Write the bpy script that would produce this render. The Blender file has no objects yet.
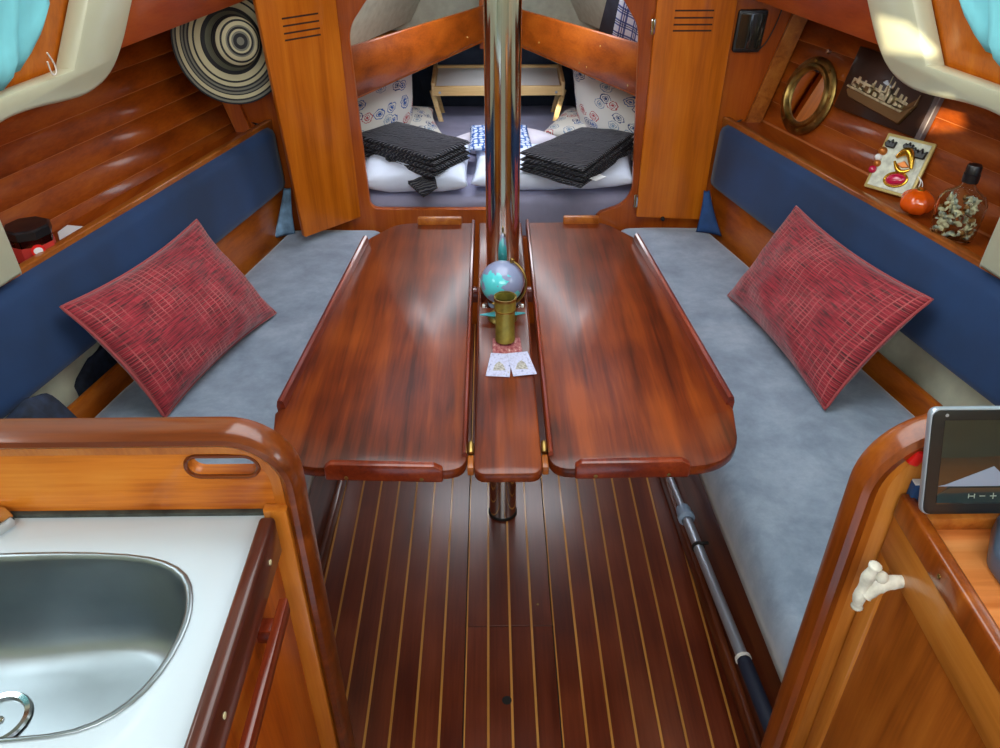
import bpy, bmesh, math, random
from mathutils import Vector, Matrix, noise
random.seed(4)
PI = math.pi
S = bpy.context.scene
COL = S.collection

# ---------------------------------------------------------------- camera, light, exposure
cam_d = bpy.data.cameras.new('camera'); cam = bpy.data.objects.new('camera', cam_d); COL.objects.link(cam)
cam_d.sensor_width = 36.0; cam_d.lens = 790 / 1000 * 36.0; cam_d.clip_start = 0.02
ydir = Vector((-12 / 790, 541 / 790, -1)).normalized()
zdir = -Vector((3 / 790, -1153 / 790, -1)).normalized()
zdir = (zdir - ydir * zdir.dot(ydir)).normalized()
xdir = ydir.cross(zdir)
Mw = Matrix((xdir, ydir, zdir)).to_4x4()
Mw.translation = Vector((0, 0, 1.6))
cam.matrix_world = Mw
S.camera = cam
S.view_settings.view_transform = 'Standard'; S.view_settings.look = 'None'
S.view_settings.gamma = 1.0; S.view_settings.use_curve_mapping = False
S.view_settings.exposure = 0.0
W = bpy.data.worlds.new('sky'); S.world = W; W.use_nodes = True
W.node_tree.nodes['Background'].inputs[0].default_value = (0.62, 0.78, 1.0, 1)
W.node_tree.nodes['Background'].inputs[1].default_value = 1.5


def area(name, loc, aim, sx, sy, power, color):
    d = bpy.data.lights.new(name, 'AREA'); d.shape = 'RECTANGLE'; d.size = sx; d.size_y = sy
    d.energy = power; d.color = color
    o = bpy.data.objects.new(name, d); COL.objects.link(o); o.location = loc
    o.rotation_euler = (Vector(aim) - Vector(loc)).to_track_quat('-Z', 'Y').to_euler()
    return o


area('skylight_over_saloon', (0.03, 1.45, 1.83), (0.03, 1.45, 0), 0.95, 1.0, 15, (0.93, 0.97, 1.0))
area('companionway_daylight', (0.03, -0.42, 1.62), (0.03, 1.4, 0.75), 1.15, 0.75, 27, (0.97, 0.98, 1.0))
area('forward_hatch_daylight', (0.03, 3.02, 1.30), (0.03, 3.1, 0), 0.72, 0.24, 8.5, (0.88, 0.93, 1.0))
area('left_window_daylight', (-0.95, 1.0, 1.33), (0.3, 1.3, 0.7), 0.8, 0.2, 3.5, (0.9, 0.97, 1.0))
area('right_window_daylight', (1.0, 1.0, 1.33), (-0.3, 1.3, 0.7), 0.8, 0.2, 3.5, (0.9, 0.97, 1.0))
sun_d = bpy.data.lights.new('sun', 'SUN'); sun_d.energy = 12; sun_d.angle = 0.01; sun_d.color = (1.0, 0.87, 0.62)
sun = bpy.data.objects.new('sun', sun_d); COL.objects.link(sun)
SUN_DIR = Vector((1.1, 1.65, -0.6)).normalized()
sun.rotation_euler = SUN_DIR.to_track_quat('-Z', 'Y').to_euler()


# ---------------------------------------------------------------- materials
def lin(c):
    return tuple(((x / 255) / 12.92 if x / 255 <= 0.04045 else ((x / 255 + 0.055) / 1.055) ** 2.4) for x in c) + (1,)


def newmat(name):
    m = bpy.data.materials.new(name); m.use_nodes = True
    nt = m.node_tree; b = nt.nodes['Principled BSDF']
    return m, nt, b


def N(nt, t, **kw):
    n = nt.nodes.new(t)
    for k, v in kw.items():
        if k.startswith('i_'):
            n.inputs[k[2:].replace('_', ' ')].default_value = v
        else:
            setattr(n, k, v)
    return n


def ramp(nt, src, stops, interp='LINEAR'):
    r = nt.nodes.new('ShaderNodeValToRGB'); r.color_ramp.interpolation = interp
    e = r.color_ramp.elements
    while len(e) < len(stops): e.new(0.5)
    for q, (p, c) in zip(e, stops):
        q.position = p; q.color = c if len(c) == 4 else lin(c)
    nt.links.new(src, r.inputs[0])
    return r


def coords(nt, scale=(1, 1, 1), kind='Object', rnd=True):
    tc = nt.nodes.new('ShaderNodeTexCoord'); mp = nt.nodes.new('ShaderNodeMapping')
    nt.links.new(tc.outputs[kind], mp.inputs[0]); mp.inputs['Scale'].default_value = scale
    if rnd:
        oi = nt.nodes.new('ShaderNodeObjectInfo')
        mu = N(nt, 'ShaderNodeMath', operation='MULTIPLY'); mu.inputs[1].default_value = 37.0
        nt.links.new(oi.outputs['Random'], mu.inputs[0])
        cb = nt.nodes.new('ShaderNodeCombineXYZ')
        for i in range(3): nt.links.new(mu.outputs[0], cb.inputs[i])
        nt.links.new(cb.outputs[0], mp.inputs['Location'])
    return mp.outputs[0]


def bump(nt, b, src, strength, dist=0.002):
    bp = N(nt, 'ShaderNodeBump'); bp.inputs['Strength'].default_value = strength; bp.inputs['Distance'].default_value = dist
    nt.links.new(src, bp.inputs['Height']); nt.links.new(bp.outputs[0], b.inputs['Normal'])


def wood(name, dark, mid, light, axis='Y', grain=26, rough=0.35, coat=0.6, blotch=0.5, vary=0.25, coatr=0.12):
    m, nt, b = newmat(name)
    g = [grain] * 3; g['XYZ'.index(axis)] = grain * 0.06
    v = coords(nt, tuple(g))
    n1 = N(nt, 'ShaderNodeTexNoise'); n1.inputs['Scale'].default_value = 1.0; n1.inputs['Detail'].default_value = 5
    n1.inputs['Distortion'].default_value = 0.6
    nt.links.new(v, n1.inputs['Vector'])
    g2 = [190] * 3; g2['XYZ'.index(axis)] = 9
    v2 = coords(nt, tuple(g2))
    n2 = N(nt, 'ShaderNodeTexNoise'); n2.inputs['Detail'].default_value = 3; n2.inputs['Scale'].default_value = 1.0
    nt.links.new(v2, n2.inputs['Vector'])
    v3 = coords(nt, (1, 1, 1))
    n3 = N(nt, 'ShaderNodeTexNoise'); n3.inputs['Scale'].default_value = 4.0; n3.inputs['Detail'].default_value = 2
    nt.links.new(v3, n3.inputs['Vector'])
    a = N(nt, 'ShaderNodeMath', operation='MULTIPLY_ADD'); a.inputs[1].default_value = 0.35
    nt.links.new(n2.outputs[0], a.inputs[0]); nt.links.new(n1.outputs[0], a.inputs[2])
    a2 = N(nt, 'ShaderNodeMath', operation='MULTIPLY_ADD'); a2.inputs[1].default_value = blotch
    nt.links.new(n3.outputs[0], a2.inputs[0]); nt.links.new(a.outputs[0], a2.inputs[2])
    off = 0.175 + blotch * 0.5 + 0.5
    sb = N(nt, 'ShaderNodeMath', operation='SUBTRACT'); sb.inputs[1].default_value = off - 0.5
    nt.links.new(a2.outputs[0], sb.inputs[0])
    r = ramp(nt, sb.outputs[0], [(0.27, dark), (0.5, mid), (0.82, light)])
    oi = nt.nodes.new('ShaderNodeObjectInfo')
    mr = N(nt, 'ShaderNodeMapRange'); mr.inputs['To Min'].default_value = 1 - vary; mr.inputs['To Max'].default_value = 1 + vary * 0.6
    nt.links.new(oi.outputs['Random'], mr.inputs[0])
    hs = N(nt, 'ShaderNodeHueSaturation'); nt.links.new(r.outputs[0], hs.inputs['Color']); nt.links.new(mr.outputs[0], hs.inputs['Value'])
    nt.links.new(hs.outputs[0], b.inputs['Base Color'])
    b.inputs['Roughness'].default_value = rough
    b.inputs['Coat Weight'].default_value = coat * 0.75; b.inputs['Coat Roughness'].default_value = coatr
    b.inputs['Specular IOR Level'].default_value = 0.25
    bump(nt, b, n2.outputs[0], 0.12, 0.0006)
    return m


def plain(name, c, rough=0.5, metal=0.0, coat=0.0, nscale=0, namt=0.15, bmp=0.0, sheen=0.0):
    m, nt, b = newmat(name)
    b.inputs['Base Color'].default_value = lin(c)
    b.inputs['Roughness'].default_value = rough; b.inputs['Metallic'].default_value = metal
    b.inputs['Coat Weight'].default_value = coat; b.inputs['Sheen Weight'].default_value = sheen
    if nscale:
        v = coords(nt)
        n = N(nt, 'ShaderNodeTexNoise'); n.inputs['Scale'].default_value = nscale; n.inputs['Detail'].default_value = 5
        nt.links.new(v, n.inputs['Vector'])
        dk = tuple(x * (1 - namt) for x in c); lt = tuple(min(255, x * (1 + namt)) for x in c)
        r = ramp(nt, n.outputs[0], [(0.3, dk), (0.7, lt)])
        nt.links.new(r.outputs[0], b.inputs['Base Color'])
        if bmp: bump(nt, b, n.outputs[0], bmp, 0.003)
    return m


M = {}
M['hull'] = wood('hull_mahogany', (114, 46, 6), (144, 64, 10), (172, 88, 20), 'Y', 18, 0.42, 0.3, 0.5, 0.10)
M['seamline'] = plain('plank_seam', (176, 100, 52), 0.5)
M['fascia'] = wood('fascia_mahogany', (134, 50, 4), (154, 62, 8), (172, 80, 16), 'Y', 18, 0.42, 0.25, 0.3, 0.05)
M['door'] = wood('honey_varnished_wood', (166, 82, 10), (194, 100, 15), (214, 122, 28), 'Z', 24, 0.35, 0.5, 0.3, 0.05)
M['doory'] = wood('honey_wood_lengthwise', (140, 66, 10), (172, 86, 16), (196, 110, 32), 'Y', 22, 0.35, 0.5, 0.5, 0.08)
M['bulk'] = wood('bulkhead_mahogany', (140, 58, 8), (166, 76, 14), (186, 98, 26), 'Z', 18, 0.35, 0.5, 0.5, 0.06)
M['berthboard'] = wood('berth_board_wood', (104, 44, 5), (136, 62, 9), (160, 82, 18), 'Y', 14, 0.4, 0.4, 0.4, 0.05)
M['rail'] = wood('rail_wood', (128, 64, 18), (160, 88, 30), (186, 116, 48), 'Y', 30, 0.3, 0.6, 0.3, 0.08)
M['table'] = wood('table_mahogany', (64, 20, 5), (102, 38, 9), (138, 62, 16), 'Y', 34, 0.42, 0.65, 0.9, 0.04, 0.2)
M['tablerail'] = wood('table_rail_mahogany', (84, 26, 14), (116, 42, 20), (150, 66, 32), 'Y', 22, 0.28, 0.8, 0.4, 0.08)
M['floor'] = wood('sole_plank_mahogany', (82, 30, 14), (102, 42, 20), (124, 58, 32), 'Y', 16, 0.34, 0.75, 0.9, 0.12, 0.22)
M['holly'] = wood('holly_inlay', (176, 118, 50), (198, 138, 64), (214, 158, 84), 'Y', 30, 0.4, 0.5, 0.3, 0.1)
M['settee'] = wood('settee_base_wood', (70, 30, 16), (98, 46, 24), (124, 64, 34), 'Y', 24, 0.45, 0.4, 0.5, 0.1)
M['birch'] = wood('amber_plywood', (150, 70, 16), (204, 118, 36), (226, 150, 62), 'X', 9, 0.42, 0.4, 1.3, 0.05)
M['lam'] = wood('light_lamination', (156, 80, 18), (184, 106, 32), (206, 134, 54), 'Z', 12, 0.4, 0.5, 0.3, 0.08)
M['cap'] = wood('cap_mahogany', (66, 26, 5), (100, 43, 10), (132, 64, 20), 'X', 20, 0.28, 0.75, 0.5, 0.05)
M['galley'] = wood('galley_cherry', (152, 62, 8), (184, 86, 16), (206, 112, 32), 'Z', 20, 0.35, 0.5, 0.4, 0.08)
M['fiddle'] = wood('dark_fiddle_mahogany', (50, 22, 16), (76, 34, 24), (104, 52, 36), 'Y', 24, 0.3, 0.6, 0.5, 0.1)
M['cabpanel'] = wood('nav_cabinet_panel', (118, 58, 14), (154, 82, 24), (182, 108, 38), 'Z', 16, 0.35, 0.5, 0.9, 0.06)
M['cabrail'] = wood('nav_cabinet_rail', (150, 84, 22), (182, 110, 38), (204, 136, 62), 'Y', 24, 0.35, 0.5, 0.4, 0.08)
M['charttop'] = wood('chart_table_top', (206, 116, 52), (232, 144, 76), (246, 172, 106), 'X', 30, 0.3, 0.6, 0.3, 0.05)
M['gel'] = plain('cream_gelcoat', (208, 210, 180), 0.3, coat=0.3, nscale=3, namt=0.04)
M['liner'] = plain('grey_headliner', (160, 162, 146), 0.85, nscale=30, namt=0.05)
M['hulllin'] = plain('pale_green_hull_liner', (218, 224, 204), 0.6, nscale=7, namt=0.14)
M['navy'] = plain('navy_fabric', (16, 50, 92), 0.8, nscale=5, namt=0.14, sheen=0.15)
M['navylin'] = plain('navy_hull_lining', (44, 52, 68), 0.9, nscale=20, namt=0.1)
M['steel'] = plain('polished_steel', (205, 205, 205), 0.09, metal=1)
M['brushed'] = plain('brushed_sink_steel', (152, 162, 168), 0.36, metal=1, nscale=6, namt=0.07)
M['chrome'] = plain('chrome', (220, 220, 220), 0.1, metal=1)
M['brass'] = plain('aged_brass', (150, 124, 70), 0.36, metal=1, nscale=30, namt=0.25)
M['gold'] = plain('gold_paint', (220, 170, 50), 0.2, metal=0.9, coat=0.5)
M['black'] = plain('black_plastic', (20, 20, 22), 0.35, coat=0.2)
M['screen'] = plain('dark_glass_screen', (34, 34, 30), 0.08, coat=1)
M['rubber'] = plain('black_rubber', (18, 18, 18), 0.6)
M['lam_white'] = plain('white_laminate', (200, 214, 226), 0.3, coat=0.2)
M['white'] = plain('white_paint', (238, 238, 234), 0.5)
M['paper'] = plain('white_paper', (228, 230, 232), 0.7)
M['sheet'] = plain('pale_blue_cotton', (212, 222, 244), 0.9, nscale=6, namt=0.06, bmp=1.0)
M['cotton'] = plain('white_cotton', (222, 218, 232), 0.9, nscale=14, namt=0.04, bmp=0.4)
M['mattress'] = plain('grey_lilac_mattress', (146, 146, 172), 0.9, nscale=6, namt=0.1)
M['teal'] = plain('teal_curtain', (128, 212, 222), 0.85, nscale=8, namt=0.05)
M['pine'] = wood('pale_pine', (206, 168, 110), (224, 190, 134), (236, 208, 160), 'X', 20, 0.5, 0.1, 0.3, 0.05)
M['slot'] = plain('dark_vent_slot', (58, 24, 8), 0.8)
M['greyal'] = plain('grey_aluminium', (176, 186, 200), 0.35, metal=0.6)
M['bluecap'] = plain('pale_blue_plastic', (150, 176, 204), 0.4)
M['grip'] = plain('navy_grip', (26, 34, 54), 0.6)
M['bluecloth'] = plain('blue_cloth', (30, 66, 116), 0.8, nscale=12, namt=0.2)
M['palecloth'] = plain('pale_blue_cloth', (112, 146, 176), 0.8, nscale=20, namt=0.25)
M['seam'] = plain('dark_seam', (24, 12, 8), 0.8)
M['navycoat'] = plain('dark_blue_jacket', (30, 40, 60), 0.8, nscale=40, namt=0.35, bmp=0.3)
M['slate'] = plain('slate_blue_plastic', (74, 90, 112), 0.35, coat=0.2)
M['red'] = plain('red_plastic', (216, 24, 20), 0.4)
M['jarred'] = plain('red_label', (190, 52, 44), 0.5)
M['plaque'] = plain('dark_stained_plaque', (44, 26, 18), 0.35, coat=0.3, nscale=12, namt=0.2)
M['pewter'] = plain('pewter', (170, 160, 130), 0.3, metal=0.9, nscale=60, namt=0.2)
M['hullbronze'] = plain('bronze_hull', (120, 92, 56), 0.4, metal=0.7)
M['plume'] = plain('black_enamel', (14, 13, 12), 0.45, coat=0.1)
M['ruby'] = plain('ruby_enamel', (196, 20, 70), 0.15, coat=1)
M['tilec'] = plain('aged_white_glaze', (206, 210, 192), 0.45, nscale=60, namt=0.12)
M['tileedge'] = plain('gilded_edge', (196, 176, 112), 0.45, metal=0.3)
M['skin'] = plain('bronze_mask', (190, 110, 40), 0.3, metal=0.4)
M['string'] = plain('white_string', (232, 228, 220), 0.8)
M['shellA'] = plain('cream_shell', (216, 206, 176), 0.4)
M['shellB'] = plain('silver_shell', (180, 184, 176), 0.3, metal=0.4)
M['shellC'] = plain('brown_shell', (150, 100, 50), 0.4)
M['coral'] = plain('white_coral', (214, 214, 202), 0.6, nscale=60, namt=0.12, bmp=0.6)
M['sealant'] = plain('grey_sealant', (52, 56, 52), 0.7, nscale=60, namt=0.3)
M['creamtrim'] = plain('cream_edge', (206, 196, 158), 0.5)
M['olive'] = plain('olive_gilt_tin', (148, 138, 62), 0.35, metal=0.55, nscale=40, namt=0.18)
M['oceanic'] = plain('teal_enamel', (60, 170, 186), 0.3, coat=0.5)
M['hook'] = M['bluecap']


def special():
    # grey velour
    m, nt, b = newmat('grey_velour'); v = coords(nt)
    n = N(nt, 'ShaderNodeTexNoise'); n.inputs['Scale'].default_value = 7; n.inputs['Detail'].default_value = 8; n.inputs['Roughness'].default_value = 0.7
    n.inputs['Distortion'].default_value = 0.15
    nt.links.new(v, n.inputs['Vector'])
    r = ramp(nt, n.outputs[0], [(0.3, (106, 124, 146)), (0.5, (132, 150, 172)), (0.72, (160, 176, 196))])
    nt.links.new(r.outputs[0], b.inputs['Base Color']); b.inputs['Roughness'].default_value = 0.85; b.inputs['Sheen Weight'].default_value = 0.5
    bump(nt, b, n.outputs[0], 0.3, 0.004)
    M['velour'] = m
    # red chenille with fine grid
    m, nt, b = newmat('crimson_chenille')
    uv = coords(nt, (1, 1, 1), 'UV', False)
    sep = nt.nodes.new('ShaderNodeSeparateXYZ'); nt.links.new(uv, sep.inputs[0])
    outs = []
    for i, k in ((0, 26), (1, 38)):
        mu = N(nt, 'ShaderNodeMath', operation='MULTIPLY'); mu.inputs[1].default_value = k; nt.links.new(sep.outputs[i], mu.inputs[0])
        fr = N(nt, 'ShaderNodeMath', operation='FRACT'); nt.links.new(mu.outputs[0], fr.inputs[0])
        lt = N(nt, 'ShaderNodeMath', operation='LESS_THAN'); lt.inputs[1].default_value = 0.16; nt.links.new(fr.outputs[0], lt.inputs[0])
        outs.append(lt.outputs[0])
    mx = N(nt, 'ShaderNodeMath', operation='MAXIMUM'); nt.links.new(outs[0], mx.inputs[0]); nt.links.new(outs[1], mx.inputs[1])
    v2 = coords(nt, (10, 90, 1), 'UV', False)
    n = N(nt, 'ShaderNodeTexNoise'); n.inputs['Scale'].default_value = 1; n.inputs['Detail'].default_value = 4; nt.links.new(v2, n.inputs['Vector'])
    r = ramp(nt, n.outputs[0], [(0.36, (66, 6, 16)), (0.5, (140, 20, 38)), (0.68, (176, 38, 56))])
    v3 = coords(nt, (3, 3, 3), 'UV', False)
    n3 = N(nt, 'ShaderNodeTexNoise'); n3.inputs['Scale'].default_value = 1.2; nt.links.new(v3, n3.inputs['Vector'])
    r3 = ramp(nt, n3.outputs[0], [(0.4, (0, 0, 0, 1)), (0.6, (1, 1, 1, 1))])
    f = N(nt, 'ShaderNodeMath', operation='MULTIPLY'); nt.links.new(mx.outputs[0], f.inputs[0]); nt.links.new(r3.outputs[0], f.inputs[1])
    f2 = N(nt, 'ShaderNodeMath', operation='MULTIPLY'); f2.inputs[1].default_value = 0.55; nt.links.new(f.outputs[0], f2.inputs[0])
    mix = N(nt, 'ShaderNodeMix', data_type='RGBA'); nt.links.new(f2.outputs[0], mix.inputs[0]); nt.links.new(r.outputs[0], mix.inputs[6])
    mix.inputs[7].default_value = lin((206, 112, 108))
    nt.links.new(mix.outputs[2], b.inputs['Base Color']); b.inputs['Roughness'].default_value = 0.75; b.inputs['Sheen Weight'].default_value = 0.3
    ad = N(nt, 'ShaderNodeMath', operation='SUBTRACT'); nt.links.new(n.outputs[0], ad.inputs[0]); nt.links.new(mx.outputs[0], ad.inputs[1])
    bump(nt, b, ad.outputs[0], 0.4, 0.003)
    M['chenille'] = m
    # nautical print
    m, nt, b = newmat('nautical_print'); v = coords(nt, (5.6, 5.6, 1), 'UV')
    vo = N(nt, 'ShaderNodeTexVoronoi', voronoi_dimensions='2D'); vo.inputs['Scale'].default_value = 1; nt.links.new(v, vo.inputs['Vector'])
    nn = N(nt, 'ShaderNodeTexNoise'); nn.inputs['Scale'].default_value = 5; nn.inputs['Detail'].default_value = 4; nt.links.new(v, nn.inputs['Vector'])
    ad = N(nt, 'ShaderNodeMath', operation='MULTIPLY_ADD'); ad.inputs[1].default_value = 0.28; nt.links.new(nn.outputs[0], ad.inputs[0]); nt.links.new(vo.outputs['Distance'], ad.inputs[2])
    ring = ramp(nt, ad.outputs[0], [(0, (1, 1, 1, 1)), (0.24, (0, 0, 0, 1)), (0.29, (1, 1, 1, 1)), (0.34, (0, 0, 0, 1)), (0.44, (1, 1, 1, 1)), (0.50, (0, 0, 0, 1))], 'CONSTANT')
    sepc = nt.nodes.new('ShaderNodeSeparateColor'); nt.links.new(vo.outputs['Color'], sepc.inputs[0])
    cc = ramp(nt, sepc.outputs[0], [(0, (46, 84, 150)), (0.3, (170, 70, 74)), (0.5, (120, 140, 160)), (0.75, (50, 70, 110))], 'CONSTANT')
    m2 = N(nt, 'ShaderNodeMath', operation='GREATER_THAN'); m2.inputs[1].default_value = 0.12; nt.links.new(sepc.outputs[1], m2.inputs[0])
    f = N(nt, 'ShaderNodeMath', operation='MULTIPLY'); nt.links.new(ring.outputs[0], f.inputs[0]); nt.links.new(m2.outputs[0], f.inputs[1])
    mix = N(nt, 'ShaderNodeMix', data_type='RGBA'); nt.links.new(f.outputs[0], mix.inputs[0]); mix.inputs[6].default_value = lin((206, 204, 196))
    nt.links.new(cc.outputs[0], mix.inputs[7]); nt.links.new(mix.outputs[2], b.inputs['Base Color']); b.inputs['Roughness'].default_value = 0.9
    M['nautical'] = m
    # blue hexagon pattern
    m, nt, b = newmat('blue_hexagon_print'); v = coords(nt, (12, 12, 1), 'UV', False)
    vo = N(nt, 'ShaderNodeTexVoronoi', voronoi_dimensions='2D'); vo.inputs['Randomness'].default_value = 0.45; vo.inputs['Scale'].default_value = 1; nt.links.new(v, vo.inputs['Vector'])
    r = ramp(nt, vo.outputs['Distance'], [(0, (196, 208, 232)), (0.40, (46, 92, 164))], 'CONSTANT')
    nt.links.new(r.outputs[0], b.inputs['Base Color']); b.inputs['Roughness'].default_value = 0.9
    M['hex'] = m
    # ribbed black blanket
    m, nt, b = newmat('black_ribbed_fleece'); v = coords(nt, (1, 1, 1))
    wv = N(nt, 'ShaderNodeTexWave'); wv.inputs['Scale'].default_value = 26; wv.inputs['Distortion'].default_value = 6; wv.inputs['Detail'].default_value = 3; wv.bands_direction = 'Y'
    nt.links.new(v, wv.inputs['Vector'])
    r = ramp(nt, wv.outputs[0], [(0.0, (8, 9, 20)), (1, (30, 33, 52))])
    nt.links.new(r.outputs[0], b.inputs['Base Color']); b.inputs['Roughness'].default_value = 0.8; b.inputs['Sheen Weight'].default_value = 0.15
    bump(nt, b, wv.outputs[0], 0.9, 0.008)
    M['blanket'] = m
    # plaid
    m, nt, b = newmat('blue_plaid'); uv = coords(nt, (1, 1, 1), 'UV', False)
    sep = nt.nodes.new('ShaderNodeSeparateXYZ'); nt.links.new(uv, sep.inputs[0]); o = []
    for i, k in ((0, 4), (1, 5)):
        mu = N(nt, 'ShaderNodeMath', operation='MULTIPLY'); mu.inputs[1].default_value = k; nt.links.new(sep.outputs[i], mu.inputs[0])
        fr = N(nt, 'ShaderNodeMath', operation='FRACT'); nt.links.new(mu.outputs[0], fr.inputs[0])
        rr = ramp(nt, fr.outputs[0], [(0, (1, 1, 1, 1)), (0.5, (.35, .35, .35, 1)), (0.62, (1, 1, 1, 1)), (0.7, (.1, .1, .1, 1)), (0.78, (1, 1, 1, 1)), (0.85, (.3, .3, .3, 1))], 'CONSTANT'); o.append(rr.outputs[0])
    mi = N(nt, 'ShaderNodeMath', operation='MULTIPLY'); nt.links.new(o[0], mi.inputs[0]); nt.links.new(o[1], mi.inputs[1])
    r = ramp(nt, mi.outputs[0], [(0, (34, 44, 96)), (0.4, (96, 110, 170)), (1, (226, 228, 238))])
    nt.links.new(r.outputs[0], b.inputs['Base Color']); b.inputs['Roughness'].default_value = 0.9
    M['plaid'] = m
    # woven hat: rings by distance from the crown
    m, nt, b = newmat('woven_cane_rings'); tc = nt.nodes.new('ShaderNodeTexCoord')
    ln = N(nt, 'ShaderNodeVectorMath', operation='LENGTH'); sp = nt.nodes.new('ShaderNodeVectorMath'); sp.operation = 'MULTIPLY'
    sp.inputs[1].default_value = (1, 1, 0); nt.links.new(tc.outputs['UV'], sp.inputs[0]); nt.links.new(sp.outputs[0], ln.inputs[0])
    cr, bl, gy = (196, 186, 148), (30, 30, 34), (120, 118, 104)
    r = ramp(nt, ln.outputs[1], [(0, gy), (0.06, bl), (0.12, gy), (0.15, cr), (0.18, bl), (0.215, gy), (0.24, cr), (0.30, bl), (0.33, cr), (0.37, bl),
             (0.41, (96, 98, 80)), (0.46, bl), (0.52, cr), (0.62, bl), (0.65, cr), (0.71, bl), (0.74, gy), (0.77, bl), (0.80, gy), (0.83, bl), (0.85, cr), (0.91, bl), (0.935, gy), (0.97, bl)], 'CONSTANT')
    nt.links.new(r.outputs[0], b.inputs['Base Color']); b.inputs['Roughness'].default_value = 0.6
    wv = N(nt, 'ShaderNodeTexWave', wave_type='RINGS', rings_direction='Z'); wv.inputs['Scale'].default_value = 22
    nt.links.new(tc.outputs['UV'], wv.inputs['Vector']); bump(nt, b, wv.outputs[0], 0.5, 0.002)
    M['hat'] = m
    # globe
    m, nt, b = newmat('globe_print'); v = coords(nt, (1, 1, 1), 'Generated', False)
    n = N(nt, 'ShaderNodeTexNoise'); n.inputs['Scale'].default_value = 1.3; n.inputs['Detail'].default_value = 5; nt.links.new(v, n.inputs['Vector'])
    r = ramp(nt, n.outputs[0], [(0, (128, 138, 172)), (0.5, (76, 196, 204))], 'CONSTANT')
    nt.links.new(r.outputs[0], b.inputs['Base Color']); b.inputs['Roughness'].default_value = 0.3; b.inputs['Coat Weight'].default_value = 0.5
    M['globe'] = m
    for nm, c, tr, ro in (('clear_glass', (235, 240, 232), 1, 0.02), ('orange_glass', (255, 96, 16), 1, 0.03), ('jar_glass', (224, 232, 232), 1, 0.05)):
        m, nt, b = newmat(nm); b.inputs['Base Color'].default_value = lin(c); b.inputs['Transmission Weight'].default_value = tr; b.inputs['Roughness'].default_value = ro; b.inputs['IOR'].default_value = 1.14
        M[nm] = m
    m, nt, b = newmat('mirror_glass'); b.inputs['Metallic'].default_value = 1; b.inputs['Roughness'].default_value = 0.03; b.inputs['Base Color'].default_value = (0.86, 0.86, 0.86, 1); M['mirror'] = m
    # card print
    m, nt, b = newmat('printed_card'); v = coords(nt, (5, 5, 1), 'UV')
    n = N(nt, 'ShaderNodeTexNoise'); n.inputs['Scale'].default_value = 2; n.inputs['Detail'].default_value = 6; nt.links.new(v, n.inputs['Vector'])
    r = ramp(nt, n.outputs[0], [(0.3, (120, 130, 170)), (0.42, (176, 176, 204)), (0.6, (188, 192, 222)), (0.72, (160, 160, 160))])
    nt.links.new(r.outputs[0], b.inputs['Base Color']); b.inputs['Roughness'].default_value = 0.5; M['card'] = m
    m2 = m.copy(); m2.name = 'printed_card_red'
    for nd in m2.node_tree.nodes:
        if nd.type == 'VALTORGB':
            for e, c in zip(nd.color_ramp.elements, ((110, 30, 44), (140, 60, 70), (170, 110, 110), (220, 190, 180))): e.color = lin(c)
    M['cardred'] = m2


special()

# ---------------------------------------------------------------- helpers


def world_of(o):
    v = Vector((0, 0, 0))
    while o is not None:
        v += o.location; o = o.parent
    return v


def link(name, me, mat, parent=None, smooth=False):
    o = bpy.data.objects.new(name, me); COL.objects.link(o)
    if mat is not None: me.materials.append(mat)
    if smooth:
        for p in me.polygons: p.use_smooth = True
        if smooth == 'auto':
            me.polygons.foreach_set('use_smooth', [True] * len(me.polygons))
            try: me.set_sharp_from_angle(angle=math.radians(40))
            except Exception: pass
    if parent is not None:
        o.parent = parent
        me.transform(Matrix.Translation(-world_of(parent)))
    else:
        c = sum((v.co for v in me.vertices), Vector()) / max(1, len(me.vertices))
        c.z = min(v.co.z for v in me.vertices)
        me.transform(Matrix.Translation(-c)); o.location = c
    return o


def obj(name, bm, mat, parent=None, smooth=False):
    bmesh.ops.recalc_face_normals(bm, faces=bm.faces[:])
    me = bpy.data.meshes.new(name); bm.to_mesh(me); bm.free()
    return link(name, me, mat, parent, smooth)


def tag(o, label, cat, group=None):
    o['label'] = label; o['category'] = cat
    if group: o['group'] = group
    return o


def thing(name, label, cat, loc, group=None):
    o = bpy.data.objects.new(name, None); COL.objects.link(o); o.location = loc; o.empty_display_size = 0.05
    return tag(o, label, cat, group)


def struct(o):
    o['kind'] = 'structure'; return o


def group_empty(name, loc=(0, 0, 0)):
    o = bpy.data.objects.new(name, None); COL.objects.link(o); o.location = loc; return struct(o)


def bevel(bm, w, seg=2, ang=30):
    if w <= 0: return
    es = [e for e in bm.edges if len(e.link_faces) == 2 and e.calc_face_angle(0) > math.radians(ang)]
    bmesh.ops.bevel(bm, geom=es, offset=w, segments=seg, affect='EDGES', profile=0.5, clamp_overlap=True)


def box(bm, c, s, R=None):
    r = bmesh.ops.create_cube(bm, size=1.0)
    m = Matrix.Translation(Vector(c)) @ (R.to_4x4() if R else Matrix()) @ Matrix.Diagonal((*s, 1))
    bmesh.ops.transform(bm, matrix=m, verts=r['verts'])
    return r['verts']


def boxo(name, c, s, mat, parent=None, b=0.002, R=None, seg=2):
    bm = bmesh.new(); box(bm, c, s, R); bevel(bm, b, seg); return obj(name, bm, mat, parent, 'auto' if b else False)


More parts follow.
